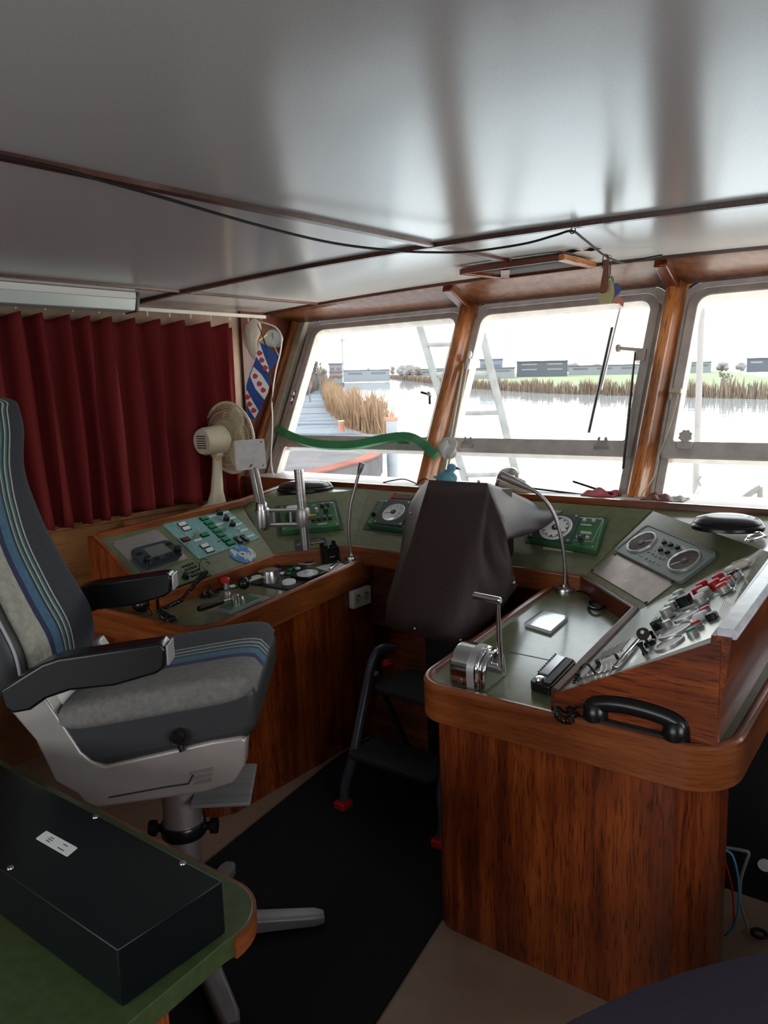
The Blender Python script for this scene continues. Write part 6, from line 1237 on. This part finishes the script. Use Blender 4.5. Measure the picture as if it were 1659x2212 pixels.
# flag
P0 = V((-3.40, 3.22, 1.75)); T = Matrix.Translation(P0); t = tf('flag', 'small blue and white striped flag with red leaf shapes hanging beside the red curtain', 'flag', P0)
BLF = mottle('flag_blue', (.012, .045, .2), (.02, .065, .27), 14, .8); WHF = princ('flag_white', (.6, .62, .64), .8); RDF = princ('flag_red', (.42, .03, .045), .8)
fq = faceplane(P0); vw = fq[1]; rt = V((-vw.y, vw.x, 0)); FM = Matrix((rt, V((0, 0, 1)), vw)).transposed().to_4x4()
def f2(x, y): p = L(t, fp(P0, *c3(x, y))); q = FM.inverted() @ p; return q.x, q.y
def wv(pts, h0, h1, name, mat, parent): return MB().prism([f2(*p) for p in pts], h0, h1, FM).build(name, mat, parent)
cl_ = wv([(207, 332), (250, 352), (330, 425), (325, 470), (275, 525), (258, 545), (275, 600), (268, 655), (262, 685), (235, 745), (190, 860), (150, 885), (118, 862), (106, 815), (106, 640), (130, 560), (165, 470), (185, 400)], 0, .002, 'cloth', BLF, t)
for k, pts in enumerate(([(203, 336), (232, 420), (273, 525), (262, 547), (215, 490), (173, 425)], [(158, 505), (215, 560), (270, 648), (262, 690), (236, 742), (170, 660), (133, 572)], [(107, 668), (150, 745), (195, 822), (168, 876), (140, 830), (107, 775)])): wv(pts, .002, .003, 'white_band', WHF, t)
def leaf(cx, cy, r=17, rot=.6):
    pts = []
    for k in range(24): a = 2*PI*k/24; rr = r*(1.15-.55*max(0, math.cos(a-PI/2))**3 if True else 1); x, y = rr*math.cos(a)*.95, -rr*math.sin(a)*1.15; pts.append((cx+x*math.cos(rot)-y*math.sin(rot), cy+x*math.sin(rot)+y*math.cos(rot)))
    wv(pts, .003, .004, 'red_leaf', RDF, t)
for a, b in ((203, 405), (219, 455), (243, 510), (172, 570), (202, 625), (229, 670), (118, 720), (131, 770), (161, 815)): leaf(a, b)
MB().tube([L(t, fp(P0, *c3(200, 315)))+vw*-.004, L(t, fp(P0, *c3(262, 265)))], .004, 6).build('flag_stick', BRASS, t); MB().tube([L(t, fp(P0, *c3(262, 265))), L(t, fp(P0, *c3(345, 440)))], .003, 6).build('flag_rod', STEEL, t)
# ship's bell clock / gauge on the corner board
P0 = at(*c3(300, 300), y=3.36); t = tf('brass_gauge', 'round brass cased gauge mounted high in the corner behind the flag', 'gauge', P0); d = (V((.9, -1.1, -.25))).normalized(); GM = d.to_track_quat('Z', 'Y').to_matrix().to_4x4()
MB().lathe([(.05, -.06), (.058, 0), (.058, .03), (.054, .036), (.05, .036), (.05, .03)], 36, GM).build('case', princ('aged_brass', (.2, .16, .1), .35, .9), t); MB().cyl((0, 0, .02), .05, .012, 32, GM).build('dial', princ('dull_dial', (.4, .42, .4), .3), t); MB().lohi((-.001, 0, .032), (.002, .035, .034), GM).build('needle', INK, t)
t = tf('white_cable', 'white cable looping down the corner from the curtain rail to the ledge', 'cable', at(*c3(215, 188), y=3.3)); MB().tube([L(t, p) for p in smooth([at(*c3(a, b), y=y_) for a, b, y_ in ((205, 186, 3.3), (250, 195, 3.3), (320, 225, 3.3), (358, 290, 3.3), (350, 400, 3.29), (320, 520, 3.28), (300, 640, 3.27), (288, 760, 3.26), (293, 870, 3.25), (290, 1000, 3.24), (283, 1150, 3.23), (290, 1240, 3.22), (305, 1300, 3.21))], 6)], .0045, 7).build('cable', WHITEP, t)
t = tf('black_wire', 'thin black wire hanging down across the flag', 'wire', at(*c3(195, 230), y=3.1)); MB().tube([L(t, p) for p in smooth([at(*c3(a, b), y=3.12) for a, b in ((185, 195), (205, 240), (240, 330), (258, 430), (275, 560), (290, 650), (292, 760))], 6)], .0025, 6).build('wire', BLKM, t)
P0 = at(*c3(150, 300), y=3.22); t = tf('white_bundle', 'twisted white cloth hanging in the corner above the flag', 'cloth', P0)
MB().tube([L(t, p) for p in smooth([at(*c3(a, b), y=3.23) for a, b in ((185, 175), (165, 215), (145, 270), (140, 330), (155, 400), (165, 450))], 6)], [.02, .026, .03, .034, .038, .04, .042, .044, .046, .046, .046, .045, .045, .044, .042, .04, .038, .036, .035, .034, .032, .03, .028, .026, .024, .022, .02, .018, .014, .01, .006][:31], 12, flat=.6).build('cloth', mottle('grubby_white_cloth', (.4, .34, .26), (.55, .5, .42), 20, .9, sc=(1, 1, .3), b=.8, bd=.01), t)
# ================================================================ UNDER THE CEILING
t = tf('hanging_cable', 'thin black cable slung under the ceiling from the left batten to the front header', 'cable', at(935, 545, z=2.1))
CB = [(0, 338, 2.14), (120, 362, 2.14), (230, 392, 2.138), (330, 420, 2.125), (560, 487, 2.105), (720, 525, 2.095), (850, 541, 2.095), (935, 545, 2.1), (1020, 543, 2.105), (1130, 527, 2.115), (1200, 508, 2.122), (1235, 499, 2.125), (1262, 517, 2.118), (1300, 548, 2.1), (1322, 560, 2.098), (1350, 567, 2.1), (1400, 557, 2.11), (1430, 551, 2.12)]
MB().tube([L(t, p) for p in smooth([at(a, b, z=c) for a, b, c in CB], 6)], .0042, 7).build('cable', BLKM, t)
t = tf('ceiling_hook', 'small black screw hook holding the cable under the ceiling', 'hook', at(1236, 495, z=2.13)); MB().tube(smooth([(0, 0, .02), (0, 0, .005), (-.008, 0, -.006), (0, 0, -.014), (.01, 0, -.008), (.01, 0, .002)], 5), .002, 6).build('hook', BLKM, t)
# hatch frame in the ceiling edge; a dark plate paints its inner shade
c9 = crop(800, 420, .5178); hz = 2.135
def hq(x, y, z=hz): return at(*c9(x, y), z=z)
t = tf('hatch_frame', 'open wooden hatch frame set in the ceiling above the middle window', 'hatch', hq(560, 320)); 
MB().add([L(t, p) for p in (hq(385, 322), hq(600, 292), hq(790, 264), hq(925, 292), hq(760, 312), hq(560, 340))], [(0, 1, 2, 3, 4, 5)]).build('shade_plate', princ('recess_shade', (.02, .007, .004), .7), t, solid=.006)
for a, b, w, mt, nm_ in (((790, 262), (925, 294), .02, POST, 'end_batten'), ((383, 322), (562, 342), .016, WX, 'end_batten'), ((383, 320), (790, 263), .008, DARKX, 'long_batten'), ((560, 342), (925, 296), .01, WX, 'long_batten'), ((562, 305), (562, 340), .02, WX, 'divider')):
    A, B_ = L(t, hq(*a, hz-.004)), L(t, hq(*b, hz-.004)); MB().sweep([(-w, -.012), (w, -.012), (w, .012), (-w, .012)], [A, B_]).build(nm_, mt, t, bevel=.002)
for (a, b, c, d) in ((1216, 544, 1256, 541), (1258, 541, 1300, 537)):
    A, B_ = at(a, b, z=2.147), at(c, d, z=2.147); t = tf('ceiling_slot', 'black sliver mark in the ceiling %s beside the hanging key rings' % ('farther left,' if a < 1240 else 'nearer,'), 'slot', A); MB().tube([(0, 0, 0), L(t, B_)*.5, L(t, B_)], [.0005, .011, .0005], 8, flat=.15).build('slot', INK, t)
# toys and keys hanging from the cable
ck = crop(1180, 460, .14467); HP = at(*ck(885, 610), z=2.098)
def kf(x, y): return fp(HP, *ck(x, y))
hv = faceplane(HP)[1]; hr = V((-hv.y, hv.x, 0)); HMx = Matrix((hr, V((0, 0, 1)), hv)).transposed().to_4x4()
def hang(name, label, cat): return tf(name, label, cat, HP)
def kpoly(t, pts, h0, h1, name, mat, bev=.001): return MB().prism([(lambda q: (q.x, q.y))(HMx.inverted() @ L(t, kf(*p))) for p in pts], h0, h1, HMx).build(name, mat, t, bevel=bev)
t = hang('wooden_fob', 'dark red wooden fob hanging on a bead chain from the cable', 'key fob'); kpoly(t, [(850, 705), (925, 700), (940, 740), (925, 1150), (900, 1190), (830, 1205), (795, 1190), (825, 1000), (850, 850)], 0, .014, 'fob', REDW, .003)
MB().tube([L(t, kf(*p)) for p in ((835, 830), (840, 740), (850, 650), (885, 610), (910, 640), (915, 720))], .0018, 5).build('bead_chain', BLKM, t)
t = hang('boat_trinket', 'yellow carved boat shaped trinket hanging behind the red fob', 'trinket'); kpoly(t, [(925, 985), (975, 1005), (1015, 1090), (1020, 1200), (985, 1310), (930, 1350), (800, 1345), (755, 1240), (790, 1200), (880, 1180), (920, 1100)], -.014, -.004, 'body', princ('pale_yellow_wood', (.42, .36, .16), .5), .002)
MB().tube([L(t, kf(*p)) for p in ((885, 610), (925, 640), (950, 760), (950, 900), (935, 985))], .0015, 5).build('cord', BLKM, t)
t = hang('painted_trinket', 'small wooden figure in green, blue and salmon hanging beside the yellow trinket', 'trinket'); MB().tube([L(t, kf(*p)) for p in ((900, 620), (970, 640), (985, 700), (965, 800), (955, 930))], .0015, 5).build('cord', STEEL, t)
kpoly(t, [(930, 950), (975, 930), (1010, 960), (1015, 1030), (990, 1040), (975, 985)], -.02, -.012, 'green_part', princ('toy_green', (.12, .3, .1), .5)); kpoly(t, [(1050+66*math.cos(k*PI/10), 1130-92*math.sin(k*PI/10)) for k in range(20)], -.02, -.012, 'blue_disc', princ('toy_blue', (.045, .085, .24), .5)); kpoly(t, [(1075, 1220), (1165, 1310), (1150, 1400), (1110, 1370), (1090, 1345), (1030, 1350), (1000, 1300), (1020, 1250)], -.021, -.013, 'salmon_part', princ('toy_salmon', (.55, .2, .13), .5)); kpoly(t, [(1015, 1200), (1050, 1215), (1040, 1250), (1010, 1250)], -.019, -.013, 'leaf', princ('toy_leaf', (.06, .2, .05), .5))
# ================================================================ STARBOARD SIDE, LOW DOWN
t = thing('dark_cabinet', 'black low cabinet in the passage right of the console', 'cabinet', V((0, 2.85, 0))); MB().lohi((-.79, -.33, 0), (.3, .12, .66)).build('body', BLKM, t, bevel=.004); MB().cyl((0, 0, 0), .02, .006, 20, Matrix.Translation(at(1652, 1868, y=2.52)-V((0, 2.85, 0))) @ Matrix.Rotation(PI/2, 4, 'X')).build('round_badge', LABEL, t)
def wire(name, label, pts, r, mat):
    t = tf(name, label, 'wire', at(*pts[0][:2], y=pts[0][2])); MB().tube([L(t, p) for p in smooth([at(a, b, y=c) for a, b, c in pts], 6)], r, 6).build('wire', mat, t)
wire('loose_wire', 'blue wire trailing from the console to the floor at the right', [(1565, 1835, 2.2), (1583, 1850, 2.2), (1595, 1900, 2.2), (1595, 1960, 2.2), (1585, 2000, 2.2), (1566, 2022, 2.2)], .0035, princ('wire_blue', (.06, .22, .4), .5))
wire('loose_wire', 'red wire hanging beside the blue one at the right', [(1563, 1850, 2.22), (1572, 1880, 2.22), (1583, 1930, 2.22), (1585, 1990, 2.22), (1580, 2008, 2.22)], .003, RED)
wire('loose_wire', 'grey cable bending down to the floor behind the blue wire', [(1565, 1830, 2.3), (1600, 1836, 2.3), (1617, 1842, 2.3), (1612, 1860, 2.3), (1600, 1900, 2.3), (1600, 1950, 2.3), (1615, 2005, 2.3)], .005, GREYP)
P0 = at(1640, 2018, z=.02); t = tf('cable_coil', 'small dark cable coil lying on the floor at the right edge', 'cable', P0); MB().tube([(.02*math.cos(k*PI/8), .02*math.sin(k*PI/8), .004*(k % 16)/16) for k in range(16)], .006, 8, closed=True).build('coil', BLKM, t)

# ---- repeats share a group name
GR = {'tree': 'hazy trees on the horizon', 'bare_tree': 'bare winter trees on the banks', 'warehouse': 'pale industrial halls on the far banks', 'oval_speaker': 'oval domed cases on the console corners', 'gooseneck_microphone': 'gooseneck microphones on the counters', 'telephone_handset': 'black telephone handsets', 'loose_wire': 'loose wires at the right', 'ceiling_slot': 'black slots in the ceiling', 'lattice_mast': 'faint lattice masts'}
for o in COL.objects:
    k = o.name.split('.')[0]
    if k in GR and o.parent is None: o['group'] = GR[k]
